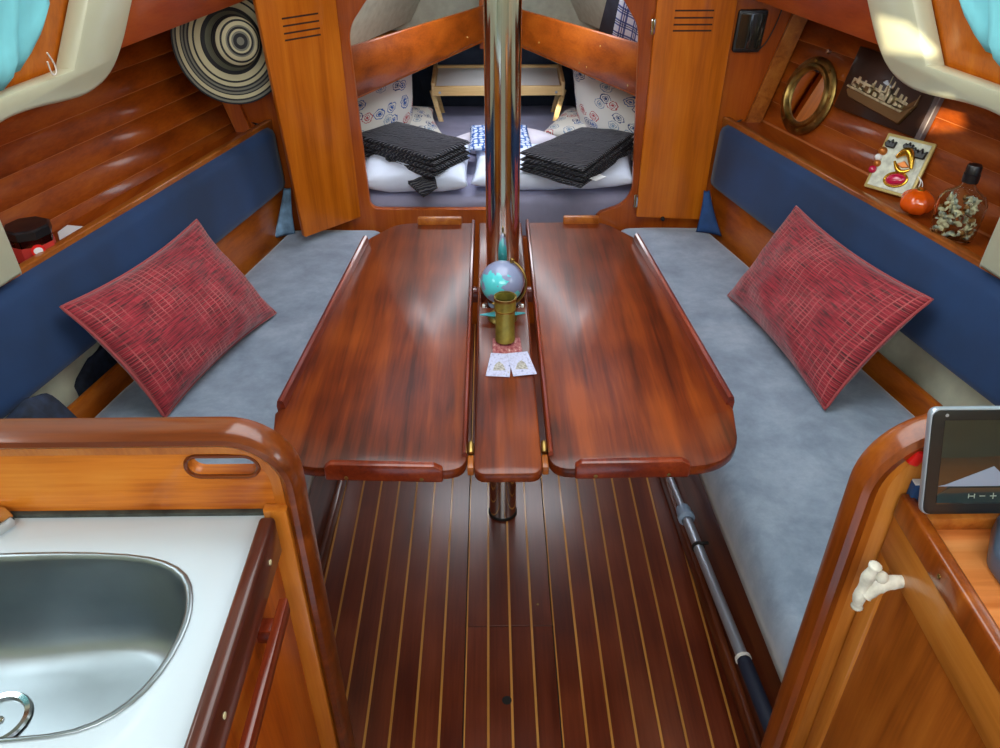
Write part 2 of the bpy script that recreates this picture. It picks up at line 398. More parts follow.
def prism(name, pts, z0, z1, mat, parent=None, b=0.003, seg=2, fn=None, smooth='auto'):
    """pts in the (x, y) plane extruded z0..z1; fn maps (x,y,z) -> world"""
    bm = bmesh.new()
    lo = [bm.verts.new((x, y, z0)) for x, y in pts]; hi = [bm.verts.new((x, y, z1)) for x, y in pts]
    n = len(pts)
    bm.faces.new(lo[::-1]); bm.faces.new(hi)
    for i in range(n): bm.faces.new((lo[i], lo[(i + 1) % n], hi[(i + 1) % n], hi[i]))
    bmesh.ops.recalc_face_normals(bm, faces=bm.faces[:])
    bevel(bm, b, seg)
    if fn:
        for v in bm.verts: v.co = Vector(fn(*v.co))
    return obj(name, bm, mat, parent, smooth)


def plate(name, loops, th, mat, parent=None, b=0.002, fn=None, smooth='auto'):
    """flat plate with holes: loops of (u, v); extruded about w = 0; fn maps (u,v,w) -> world"""
    cu = bpy.data.curves.new(name, 'CURVE'); cu.dimensions = '2D'; cu.fill_mode = 'BOTH'
    cu.extrude = th / 2 - b; cu.bevel_depth = b; cu.bevel_resolution = 1; cu.offset = -b
    for lp in loops:
        sp = cu.splines.new('POLY'); sp.points.add(len(lp) - 1)
        for p, (u, v) in zip(sp.points, lp): p.co = (u, v, 0, 1)
        sp.use_cyclic_u = True
    tmp = bpy.data.objects.new('tmp', cu); COL.objects.link(tmp)
    me = bpy.data.meshes.new_from_object(tmp.evaluated_get(bpy.context.evaluated_depsgraph_get()))
    bpy.data.objects.remove(tmp); bpy.data.curves.remove(cu)
    me.materials.clear()
    bm = bmesh.new(); bm.from_mesh(me); bpy.data.meshes.remove(me)
    bmesh.ops.remove_doubles(bm, verts=bm.verts[:], dist=1e-5)
    if fn:
        for v in bm.verts: v.co = Vector(fn(*v.co))
    return obj(name, bm, mat, parent, smooth)


def rounded(pts, radii, seg=8):
    """round the corners of a closed 2D polygon"""
    out = []; n = len(pts)
    if not isinstance(radii, (list, tuple)): radii = [radii] * n
    for i in range(n):
        p = Vector(pts[i]); a = Vector(pts[i - 1]) - p; c = Vector(pts[(i + 1) % n]) - p; r = radii[i]
        if r <= 0: out.append(tuple(p)); continue
        ang = a.angle(c); d = min(r / math.tan(ang / 2), a.length * .49, c.length * .49)
        p0 = p + a.normalized() * d; p1 = p + c.normalized() * d
        for k in range(seg + 1):
            t = k / seg; out.append(tuple((1 - t) ** 2 * p0 + 2 * t * (1 - t) * (p * 0.83 + (p0 + p1) * 0.085) + t * t * p1))
    return out


def smooth_path(pts, it=2):
    pts = [Vector(p) for p in pts]
    for _ in range(it):
        q = [pts[0]]
        for a, b in zip(pts, pts[1:]): q += [a * .75 + b * .25, a * .25 + b * .75]
        q.append(pts[-1]); pts = q
    return pts


def sweep(name, pts, sec, nrm, mat, parent=None, closed=False, smooth='auto'):
    """sweep a closed 2D section (a, b) along pts: a = in-plane outward normal, b = along nrm"""
    pts = [Vector(p) for p in pts]; nrm = Vector(nrm).normalized(); bm = bmesh.new(); rings = []; n = len(pts)
    for i, p in enumerate(pts):
        if closed: t = (pts[(i + 1) % n] - pts[i - 1])
        else: t = pts[min(i + 1, n - 1)] - pts[max(i - 1, 0)]
        t.normalize(); a = nrm.cross(t).normalized()
        rings.append([bm.verts.new(p + a * u + nrm * v) for u, v in sec])
    k = len(sec)
    for i in range(n if closed else n - 1):
        r0, r1 = rings[i], rings[(i + 1) % n]
        for j in range(k): bm.faces.new((r0[j], r0[(j + 1) % k], r1[(j + 1) % k], r1[j]))
    if not closed: bm.faces.new(rings[0][::-1]); bm.faces.new(rings[-1])
    return obj(name, bm, mat, parent, smooth)


def tube(bm, pts, r, seg=10, closed=False):
    pts = [Vector(p) for p in pts]; n = len(pts); rings = []; up = Vector((0.13, 0.21, 0.97))
    rr = r if isinstance(r, (list, tuple)) else [r] * n
    for i, p in enumerate(pts):
        t = (pts[(i + 1) % n] - pts[i - 1]) if closed else (pts[min(i + 1, n - 1)] - pts[max(i - 1, 0)])
        t.normalize(); u = up - t * up.dot(t)
        if u.length < .1: u = Vector((1, 0, 0)) - t * t.x
        u.normalize(); w = t.cross(u); up = u
        rings.append([bm.verts.new(p + (u * math.cos(a) + w * math.sin(a)) * rr[i]) for a in [2 * PI * k / seg for k in range(seg)]])
    for i in range(n if closed else n - 1):
        a, b = rings[i], rings[(i + 1) % n]
        for j in range(seg): bm.faces.new((a[j], a[(j + 1) % seg], b[(j + 1) % seg], b[j]))
    if not closed: bm.faces.new(rings[0][::-1]); bm.faces.new(rings[-1])


def tubeo(name, pts, r, mat, parent=None, seg=10, closed=False):
    bm = bmesh.new(); tube(bm, pts, r, seg, closed); return obj(name, bm, mat, parent, 'auto')


def lathe(name, prof, c, mat, parent=None, seg=32, axis=None, sx=1, sy=1):
    """prof list of (r, h); axis = rotation matrix"""
    bm = bmesh.new(); rings = []
    for r, h in prof:
        if r < 1e-6: rings.append([bm.verts.new((0, 0, h))])
        else: rings.append([bm.verts.new((r * sx * math.cos(2 * PI * k / seg), r * sy * math.sin(2 * PI * k / seg), h)) for k in range(seg)])
    for a, b in zip(rings, rings[1:]):
        for j in range(seg):
            j2 = (j + 1) % seg
            if len(a) == 1 and len(b) == 1: continue
            if len(a) == 1: bm.faces.new((a[0], b[j2], b[j]))
            elif len(b) == 1: bm.faces.new((a[j], a[j2], b[0]))
            else: bm.faces.new((a[j], a[j2], b[j2], b[j]))
    m = Matrix.Translation(Vector(c)) @ (axis.to_4x4() if axis else Matrix())
    bmesh.ops.transform(bm, matrix=m, verts=bm.verts[:])
    return obj(name, bm, mat, parent, 'auto')


def basis(n, up=(0, 0, 1)):
    n = Vector(n).normalized(); x = Vector(up).cross(n).normalized(); y = n.cross(x)
    return Matrix((x, y, n)).transposed()


def pillow(name, cs, th, mat, parent=None, pinch=0.05, n=26, wr=0.006, power=0.42, seed=0.0, flat=0.0):
    """cushion over four corners c00,c10,c11,c01 (front side = normal of (c10-c00)x(c01-c00))"""
    c00, c10, c11, c01 = [Vector(c) for c in cs]
    nn = (c10 - c00).cross(c01 - c00).normalized(); ctr = (c00 + c10 + c11 + c01) / 4
    bm = bmesh.new(); uvl = bm.loops.layers.uv.new('UVMap'); uvm = {}

    def P(i, j, sd):
        u, v = i / n, j / n
        u2 = 0.5 - 0.5 * math.cos(PI * u); v2 = 0.5 - 0.5 * math.cos(PI * v)
        u_, v_ = (u * .6 + u2 * .4), (v * .6 + v2 * .4)
        p = c00 * (1 - u_) * (1 - v_) + c10 * u_ * (1 - v_) + c11 * u_ * v_ + c01 * (1 - u_) * v_
        a = 4 * u_ * (1 - u_); b = 4 * v_ * (1 - v_)
        eu = (c10 - c00).normalized(); ev = (c01 - c00).normalized()
        p += eu * (0.5 - u_) * 2 * pinch * b * (abs(0.5 - u_) * 2) + ev * (0.5 - v_) * 2 * pinch * a * (abs(0.5 - v_) * 2)
        prof = (max(a, 0) ** power) * (max(b, 0) ** power)
        w = noise.noise(Vector((u * 5 + seed, v * 3.5, seed * 3))) + 0.5 * noise.noise(Vector((u * 11, v * 9 + seed, 4)))
        return p + nn * (sd * th / 2 * prof * (1 + flat) + wr * w * min(1, (a * b) ** .3)), (u_, v_)
    g = {}
    for sd in (1, -1):
        for i in range(n + 1):
            for j in range(n + 1):
                edge = i in (0, n) or j in (0, n)
                if sd == -1 and edge: g[sd, i, j] = g[1, i, j]; continue
                p, uv = P(i, j, sd); vv = bm.verts.new(p); g[sd, i, j] = vv; uvm[vv] = uv
    for sd in (1, -1):
        for i in range(n):
            for j in range(n):
                q = [g[sd, i, j], g[sd, i + 1, j], g[sd, i + 1, j + 1], g[sd, i, j + 1]]
                if sd == -1: q = q[::-1]
                f = bm.faces.new(q)
                for l in f.loops: l[uvl].uv = uvm[l.vert]
    return obj(name, bm, mat, parent, True)


def side(x, sg): return 0.025 + sg * x


# ---------------------------------------------------------------- the setting
SHELF_Z = 0.79


def xb(Y): return 0.758 + 0.235 * (2.70 - Y)        # foot of the backrest (settee outer edge)
def xr(Y): return 0.776 + 0.28 * (2.70 - Y)         # shelf rail
def xh(Y, z): return 0.90 + 0.30 * (2.7 - Y) + 0.27 * (z - 0.79)   # hull planking
def xf(Y, z): return 0.735 + 0.2 * (2.5 - Y) - 0.36 * (z - 1.2)    # coachroof side


# cabin sole -------------------------------------------------------------
floor = group_empty('floor')
bm = bmesh.new(); box(bm, (0.05, 1.5, -0.03), (1.3, 2.8, 0.04)); obj('subfloor', bm, M['seam'], floor)
PW = 0.0530
X0 = -0.017 + 0.0005
HATCH_Y = 1.245
k0, k1 = -9, 11


def strip_x(k): return X0 + PW * k


for k in range(k0, k1):
    a, b_ = strip_x(k), strip_x(k + 1)
    segs = [(0.25, 2.69)]
    if -1 <= k < 3: segs = [(0.25, HATCH_Y - 0.0015), (HATCH_Y + 0.0015, 2.69)]
    for (y0, y1) in segs:
        bm = bmesh.new(); box(bm, ((a + b_) / 2, (y0 + y1) / 2, -0.005), (PW - 0.0056, y1 - y0, 0.010)); bevel(bm, 0.0004, 1)
        obj('plank', bm, M['floor'], floor)
for k in range(k0, k1 + 1):
    a = strip_x(k)
    if k in (-1, 3):
        bm = bmesh.new(); box(bm, (a - .0008, 0.75, -0.0055), (0.0022, 0.99, 0.010)); obj('hatch_edge', bm, M['seam'], floor)
    bm = bmesh.new(); box(bm, (a + (.0016 if k in (-1, 3) else 0), 1.47, -0.0052), (0.0052 if k not in (-1, 3) else .0036, 2.44, 0.0100)); obj('inlay_strip', bm, M['holly'], floor)
lathe('finger_hole', [(0, 0.0006), (0.009, 0.0006), (0.011, 0.0), (0.011, -0.003)], (0.025, 1.045, 0.0002), M['rubber'], floor, 16)
lathe('screw_hole', [(0, 0.0004), (0.003, 0.0004), (0.003, -0.002)], (0.108, 1.31, 0.0002), M['brass'], floor, 10)

# hull sides -------------------------------------------------------------
for sg, nm in ((-1, 'wall_left'), (1, 'wall_right')):
    wall = group_empty(nm)
    f = lambda u, v, w, sg=sg: (side(xh(u, v) + w, sg), u, v)
    # the hull skin behind the planks
    prism('backing', [(-0.5, 0.70), (2.71, 0.70), (2.71, 1.62), (-0.5, 1.62)], 0.0012, 0.03, M['seamline'], wall, 0, fn=f)
    z = 0.792 - 0.064 * (sg < 0)
    while z < 1.34:
        prism('plank', [(1.35, z + 0.0008), (2.70, z + 0.0008), (2.70, z + 0.0632), (1.35, z + 0.0632)], 0.0, 0.010, M['hull'], wall, 0.0007, 1, fn=f)
        z += 0.064
    # coachroof side: mahogany fascia forward, cream moulding round the window aft
    f2 = lambda u, v, w, sg=sg: (side(xf(u, v) - w, sg), u, v)
    plate('fascia', [[(1.80, 1.20), (2.72, 1.20), (2.72, 1.62), (1.90, 1.62)]], 0.02, M['fascia'], wall, 0.002, fn=lambda u, v, w, f2=f2: f2(u, v, w - 0.012))
    prism('soffit', [(1.55, xf(1.55, 1.2) + .0), (2.70, xf(2.70, 1.2)), (2.70, xh(2.7, 1.2) + .03), (1.55, xh(1.55, 1.2) + .03)], 1.345, 1.36, M['fascia'], wall, 0,
          fn=lambda a, b, c, sg=sg: (side(b, sg), a, c))
    low = [(Vector((p[0], p[1], 0))) for p in [(1.57, 0.804), (1.57, 0.81), (1.53, 0.90), (1.485, 1.0), (1.445, 1.07), (1.435, 1.13), (1.50, 1.155), (1.60, 1.152), (1.70, 1.138), (1.77, 1.132), (1.845, 1.15), (1.885, 1.205), (1.905, 1.28), (1.99, 1.62)]]
    outer = [(p.x, p.y) for p in smooth_path(low, 2)] + [(0.2, 1.62), (0.2, 0.804)]
    hole = [(1.712, 1.200), (1.745, 1.32), (1.80, 1.56), (0.45, 1.56), (0.45, 1.205)]
    plate('cream_window_frame', [outer, hole], 0.045, M['gel'], wall, 0.010, fn=lambda u, v, w, f2=f2: f2(u, v, w - 0.012))
    prism('window_panel', [(0.40, 1.15), (1.80, 1.15), (1.86, 1.60), (0.40, 1.60)], -0.048, -0.036, M['door'], wall, 0, fn=f2)
    # pale liner behind the backrest and locker floor
    prism('lower_liner', [(0.1, 0.30), (2.70, 0.30), (2.70, 0.74), (0.1, 0.74)], 0.0, 0.02, M['hulllin'], wall, 0,
          fn=lambda u, v, w, sg=sg: (side(xb(u) + 0.07 + 0.25 * (v - 0.45) + w, sg), u, v))
    prism('locker_floor', [(0.1, 0.0), (2.70, 0.0), (2.70, 0.2), (0.1, 0.2)], 0.375, 0.39, M['hulllin'], wall, 0,
          fn=lambda u, v, w, sg=sg: (side(xb(u) + v, sg), u, w))
    prism('hull_skin', [(-0.5, 0.0), (2.70, 0.0), (2.70, 1.0), (-0.5, 1.0)], 0.0, 0.02, M['gel'], wall, 0,
          fn=lambda u, v, w, sg=sg: (side(xb(u) + 0.30 + 0.06 * v + w, sg), u, v))
    plate('aft_cabin_side', [[(-0.5, 0.6), (0.21, 0.6), (0.21, 1.62), (-0.5, 1.62)]], 0.02, M['gel'], wall, 0.002, fn=f2)
    for yy in (1.83, 1.93, 2.02, 2.28, 2.42) if sg > 0 else ():
        pass

# main bulkhead ----------------------------------------------------------
front = group_empty('wall_front')
fb = lambda u, v, w: (u, 2.715 + w, v)
outer = [(-1.10, -0.02), (1.15, -0.02), (1.15, 1.62), (-1.10, 1.62)]
hole = rounded([(-0.437, 0.478), (-0.012, 0.474), (-0.012, 0.36), (0.36, 0.36), (0.385, 0.455), (0.51, 0.495), (0.478, 1.085), (0.33, 1.30), (-0.28, 1.30), (-0.452, 1.085)],
               [0.03, 0.0, 0, 0.02, 0.04, 0.09, 0.10, 0.16, 0.16, 0.10], 7)
plate('bulkhead_panel', [outer, hole], 0.026, M['bulk'], front, 0.004, fn=fb)
# corner trims between bulkhead and hull planking
for sg in (-1, 1):
    prism('trim_strip', [(0.028, 0.74), (0.075, 0.74), (0.075, 1.34), (0.028, 1.34)] if 0 else [(0.0, 0.74), (0.055, 0.74), (0.055, 1.345), (0.0, 1.345)], 0.0, 0.014, M['rail'] if sg > 0 else M['bulk'], front, 0.002, 1,
          fn=lambda u, v, w, sg=sg: (side(xh(2.7, v) - 0.058 + u, sg), 2.70 - w, v))

# roof and aft end (unseen; roof slots shaped to throw the sun patches) -------------
ceil = group_empty('ceiling')
fc = lambda u, v, w: (u, v, 1.87 + w)
rect = lambda a, b, c, d: [(a, c), (b, c), (b, d), (a, d)]
plate('roof_panel', [rect(-1.35, 1.4, -0.5, 2.72), [(-0.250, 0.225), (-0.225, 0.12), (-0.250, -0.045), (-0.283, -0.095), (-0.362, -0.012)], [(-0.525, -0.395), (-0.416, -0.300), (-0.366, -0.320), (-0.435, -0.475), (-0.550, -0.485)]], 0.006, M['gel'], ceil, 0.0005, fn=fc)
for sg in (-1, 1):
    prism('roof_side', [(-0.5, 1.60), (2.72, 1.60), (2.72, 1.90), (-0.5, 1.90)], 0.0, 0.02, M['gel'], ceil, 0, fn=lambda u, v, w, sg=sg: (side(xf(u, v) + w, sg), u, v))
aft = group_empty('wall_back')
plate('aft_panel', [rect(-1.5, 1.6, -0.02, 1.88)], 0.03, M['gel'], aft, 0.003, fn=lambda u, v, w: (u, -0.5 + w, v))

# forward cabin shell
fwd = group_empty('wall_forward_cabin')
for sg in (-1, 1):
    prism('lining_panel', [(0.0, 0.0), (1.75, 0.0), (1.75, 1.0), (0.0, 1.0)], 0.0, 0.02, M['navylin'], fwd, 0,
          fn=lambda u, v, w, sg=sg: (side(0.80 - 0.36 * u + 0.12 * v + w, sg), 2.74 + u, 0.1 + v))
    prism('headliner_panel', [(0.0, 0.0), (1.75, 0.0), (1.75, 0.85), (0.0, 0.85)], 0.0, 0.02, M['liner'], fwd, 0,
          fn=lambda u, v, w, sg=sg: (side(0.78 - 0.36 * u - 0.55 * v + w, sg), 2.74 + u, 0.90 + v))
    boxv = prism('side_shelf', [(2.77, 0.502), (2.77, 0.9), (4.0, 0.55), (3.70, 0.052)], 0.84, 0.855, M['door'], fwd, 0.002, 1, fn=lambda a, b, c, sg=sg: (side(b, sg), a, c))
boxo('end_panel', (0.025, 4.10, 0.75), (1.3, 0.03, 1.6), M['navylin'], fwd)
boxo('bow_liner', (0.025, 3.86, 1.24), (1.0, 0.02, 0.76), M['liner'], fwd)
boxo('overhead_panel', (0.025, 3.42, 1.62), (1.6, 1.4, 0.02), M['liner'], fwd)
boxo('berth_base', (0.025, 3.4, 0.14), (1.4, 1.33, 0.34), M['navylin'], fwd)

# ---------------------------------------------------------------- doors in the bulkhead
dl = thing('door_1', 'narrow honey varnished cabin door swung half open at left of the berth opening', 'door', (-0.476, 2.70, 0.45)); struct(dl)
ex = Vector((-0.651 + 0.478, 2.538 - 2.695, 0)); L = ex.length; ex.normalize(); en = Vector((-ex.y, ex.x, 0))
if en.y > 0: en = -en
fd = lambda u, v, w: Vector((-0.478, 2.690, 0)) + ex * u + en * w + Vector((0, 0, v))
plate('door_panel', [rounded([(0, 0.455), (L, 0.448), (L + 0.058, 1.50), (0.008, 1.50)], 0.006, 3)], 0.02, M['door'], dl, 0.003, fn=fd)
for i, z in enumerate((1.147, 1.126, 1.105, 1.086)):
    prism('vent_slot', [(0.074, z), (0.200, z), (0.200, z - 0.005), (0.074, z - 0.005)], 0.0085, 0.0105, M['slot'], dl, 0, fn=fd)
dr = thing('door_2', 'narrow honey varnished cabin door folded back flat at right of the berth opening', 'door', (0.63, 2.68, 0.44)); struct(dr)
fr = lambda u, v, w: Vector((u, 2.683 + w, v))
plate('door_panel', [rounded([(0.524, 0.452), (0.762, 0.440), (0.776, 1.50), (0.520, 1.50)], 0.006, 3)], 0.02, M['door'], dr, 0.003, fn=fr)
for i, z in enumerate((1.143, 1.122, 1.102, 1.084)):
    prism('vent_slot', [(0.580, z), (0.703, z), (0.703, z - 0.005), (0.580, z - 0.005)], -0.0105, -0.0085, M['slot'], dr, 0, fn=fr)
for z in (1.095, 0.515):
    h = boxo('hinge', (0.516, 2.671, z), (0.014, 0.008, 0.045), M['chrome'], dr, 0.001)
    tubeo('hinge_pin', [(0.514, 2.668, z - 0.024), (0.514, 2.668, z + 0.024)], 0.0035, M['brass'], h, 8)
lathe('door_stop', [(0, 0.012), (0.006, 0.01), (0.008, 0.0)], (0.62, 2.672, 0.446), M['rubber'], dr, 12, basis((0, -1, 0)))

# ---------------------------------------------------------------- settees
for sg in (-1, 1):
    sd = 'left' if sg < 0 else 'right'
    base = thing('settee', ('dark varnished settee front along the left edge of the plank floor' if sg < 0 else 'dark varnished settee front with ledge holding the boat hook, right of the floor'), 'settee', (side(0.5, sg), 1.7, 0))
    def xi(Y, sg=sg): return (0.505 - 0.045 * (Y - 0.8)) if sg > 0 else (0.462 - 0.085 * max(0, Y - 2.0))
    prism('front_panel', [(0.55, 0), (2.69, 0), (2.69, 0.30), (0.55, 0.30)], 0.0, 0.022, M['settee'], base, 0.002, 1, fn=lambda u, v, w, sg=sg: (side(xi(u) + w + (0.028 if sg > 0 else 0.050), sg), u, v))
    prism('floor_cove', [(0.55, 0), (2.69, 0), (2.69, 0.045), (0.55, 0.045)], 0.0, 0.018, M['settee'], base, 0.006, 2, fn=lambda u, v, w, sg=sg: (side(xi(u) + w + (0.01 if sg > 0 else 0.034), sg), u, v))
    bt = 0.305
    prism('seat_board', [(0.55, xi(0.55) + .03), (2.69, xi(2.69) + .03), (2.69, xb(2.69)), (0.55, xb(0.55))], bt - 0.02, bt, M['settee'], base, 0, fn=lambda a, b, c, sg=sg: (side(b, sg), a, c))
    if sg > 0:
        prism('edge_rail', [(0.75, 0.27), (2.69, 0.27), (2.69, 0.318), (0.75, 0.318)], 0.0, 0.012, M['cap'], base, 0.004, 2, fn=lambda u, v, w, sg=sg: (side(xi(u) - w + 0.026, sg), u, v))
    # seat cushion
    pts = [(xi(y), y) for y in (0.79, 1.2, 1.8, 2.3, 2.60)] + [(xi(2.60) + 0.06, 2.675), (xb(2.675) - 0.01, 2.675), (xb(1.8) - 0.01, 1.8), (xb(0.79) - 0.01, 0.79)]
    bm = bmesh.new()
    nx, ny = 26, 70; top = {}; 
    for j in range(ny + 1):
        y = 0.79 + (2.675 - 0.79) * j / ny
        a, b_ = xi(y), xb(y) - 0.008
        for i in range(nx + 1):
            t = i / nx; t = t * t * (3 - 2 * t) * 0.5 + t * 0.5
            x = a + (b_ - a) * t
            e = min(x - a, 0.05) / 0.05; ez = min(b_ - x, 0.04) / 0.04
            ey = min(min(y - 0.79, 2.675 - y), 0.04) / 0.04
            dz = -0.05 * (1 - math.sqrt(max(0, 1 - (1 - e) ** 2))) - 0.03 * (1 - math.sqrt(max(0, 1 - (1 - ez) ** 2))) - 0.03 * (1 - math.sqrt(max(0, 1 - (1 - ey) ** 2)))
            wob = 0.003 * noise.noise(Vector((x * 5, y * 4, sg))) + 0.0025 * noise.noise(Vector((x * 3, y * 22, 5 + sg))) * (1 - min(1, (x - a) / 0.18))
            seam = -0.006 * math.exp(-((y - (1.72 if sg < 0 else 1.98)) / 0.012) ** 2)
            top[i, j] = bm.verts.new((side(x, sg), y, 0.422 + dz + wob + seam))
    for i in range(nx):
        for j in range(ny): bm.faces.new((top[i, j], top[i + 1, j], top[i + 1, j + 1], top[i, j + 1]))
    edge = [top[0, j] for j in range(ny + 1)] + [top[i, ny] for i in range(1, nx + 1)] + [top[nx, j] for j in range(ny - 1, -1, -1)] + [top[i, 0] for i in range(nx - 1, 0, -1)]
    mid = [bm.verts.new((v.co.x, v.co.y, 0.345)) for v in edge]
    botv = [bm.verts.new((v.co.x - sg * 0.0, v.co.y, 0.306)) for v in edge]
    m_ = len(edge)
    for i in range(m_):
        bm.faces.new((edge[i], edge[(i + 1) % m_], mid[(i + 1) % m_], mid[i]))
        bm.faces.new((mid[i], mid[(i + 1) % m_], botv[(i + 1) % m_], botv[i]))
    bm.faces.new(botv)
    c = obj('seat_cushion', bm, M['velour'], None, True)
    tag(c, 'long grey velour seat cushion on the %s settee' % sd, 'seat cushion', 'grey settee seat cushions')
    # honey wood board behind the seat
    brd = [(0.60, 0.31), (2.69, 0.31), (2.69, 0.60), (2.02, 0.60), (1.93, 0.58), (1.87, 0.50), (1.80, 0.462), (0.60, 0.462)]
    o = plate('settee_back_board', [rounded(brd, [0, 0, 0, .02, .04, .05, .04, 0], 4)], 0.016, M['doory'], None, 0.002, fn=lambda u, v, w, sg=sg: (side(xb(u) + 0.012 + w, sg), u, v))
    tag(o, 'honey coloured board between grey seat and blue backrest, %s settee' % sd, 'board', 'boards behind the settee seats')
    # backrest cushion
    def fbk(u, v, w, sg=sg):
        t = (v - 0.56) / 0.235
        return (side(xb(u) * (1 - t) + (xr(u) - 0.010) * t + w - 0.012, sg), u, v)
    bm = bmesh.new(); nx, ny = 60, 14; q = {}
    y0, y1 = (0.72 if sg > 0 else 0.9), 2.695
    for j in range(ny + 1):
        for i in range(nx + 1):
            y = y0 + (y1 - y0) * i / nx; v = 0.562 + 0.232 * j / ny
            e = min(v - 0.562, 0.794 - v, 0.035) / 0.035; ey = min(y - y0, y1 - y, 0.05) / 0.05
            w = 0.035 * (1 - math.sqrt(max(0, 1 - (1 - e) ** 2))) + 0.05 * (1 - math.sqrt(max(0, 1 - (1 - ey) ** 2))) + 0.003 * noise.noise(Vector((y * 3, v * 6, sg)))
            q[i, j] = bm.verts.new(fbk(y, v, w - 0.015))
    for i in range(nx):
        for j in range(ny): bm.faces.new((q[i, j], q[i + 1, j], q[i + 1, j + 1], q[i, j + 1]))
    edge = [q[i, 0] for i in range(nx + 1)] + [q[nx, j] for j in range(1, ny + 1)] + [q[i, ny] for i in range(nx - 1, -1, -1)] + [q[0, j] for j in range(ny - 1, 0, -1)]
    bk = [bm.verts.new(v.co + Vector((sg * 0.010, 0, 0))) for v in edge]; m_ = len(edge)
    for i in range(m_): bm.faces.new((edge[i], edge[(i + 1) % m_], bk[(i + 1) % m_], bk[i]))
    bm.faces.new(bk)
    o = obj('backrest_cushion', bm, M['navy'], None, True)
    tag(o, 'long navy blue backrest cushion along the %s hull side' % sd, 'cushion', 'navy backrest cushions')
    # shelf and rail
    sh = thing('side_shelf', 'varnished shelf with rounded rail above the %s blue backrest' % sd, 'shelf', (side(1.0, sg), 2.0, 0.77), 'shelves above the settees')
    prism('shelf_board', [(0.6, 0), (2.70, 0), (2.70, 1), (0.6, 1)], *((0.748, 0.765) if sg < 0 else (0.770, 0.787)), M['hull'], sh, 0, fn=lambda u, v, w, sg=sg: (side((xr(u) + .012) * (1 - v) + (xh(u, w)) * v, sg), u, w))
    sec = [(-0.014, 0.002), (-0.010, 0.0), (0.010, 0.0), (0.014, 0.003), (0.014, 0.022), (0.008, 0.029), (-0.008, 0.029), (-0.014, 0.022)]
    prism('shelf_rail', [(0.6, 0.750), (2.70, 0.750), (2.70, 0.803), (0.6, 0.803)], -0.012, 0.012, M['rail'], sh, 0.005, 3, fn=lambda u, v, w, sg=sg: (side(xr(u) + w, sg), u, v))

# ---------------------------------------------------------------- mast post
mp = thing('mast_post', 'polished steel compression post standing through the centre of the table', 'post', (0.025, 1.640, 0))
lathe('post_tube', [(0.0, 0.0), (0.0372, 0.0), (0.0372, 1.855), (0.0, 1.855)], (0.025, 1.640, 0.0), M['steel'], mp, 64)
lathe('floor_collar', [(0.037, 0.001), (0.0405, 0.001), (0.0405, 0.006), (0.0385, 0.009), (0.037, 0.009)], (0.025, 1.640, 0), M['rubber'], mp, 40)

# ---------------------------------------------------------------- table
TZ = 0.70
tb = thing('saloon_table', 'varnished mahogany drop leaf table standing round the steel post', 'table', (0.025, 1.6, 0))
ft = lambda u, v, w: (u, v, TZ - 0.011 + w)
cpts = rounded([(-0.034, 1.014), (0.084, 1.014), (0.084, 2.066), (-0.034, 2.066)], [0.02, 0.02, 0.004, 0.004], 5)
plate('centre_board', [cpts, rounded([(-0.026, 1.585), (0.076, 1.585), (0.076, 1.690), (-0.026, 1.690)], 0.008, 3)], 0.022, M['table'], tb, 0.004, fn=ft)
lp = rounded([(-0.046, 1.022), (-0.385, 1.038), (-0.411, 1.190), (-0.405, 1.205), (-0.335, 1.960), (-0.262, 2.066), (-0.046, 2.066)], [0.035, 0.10, 0, 0, 0.06, 0.07, 0.004], 8)
rp = rounded([(0.096, 1.024), (0.428, 1.030), (0.455, 1.190), (0.450, 1.212), (0.386, 1.960), (0.312, 2.066), (0.096, 2.066)], [0.035, 0.11, 0.02, 0.01, 0.06, 0.07, 0.004], 8)
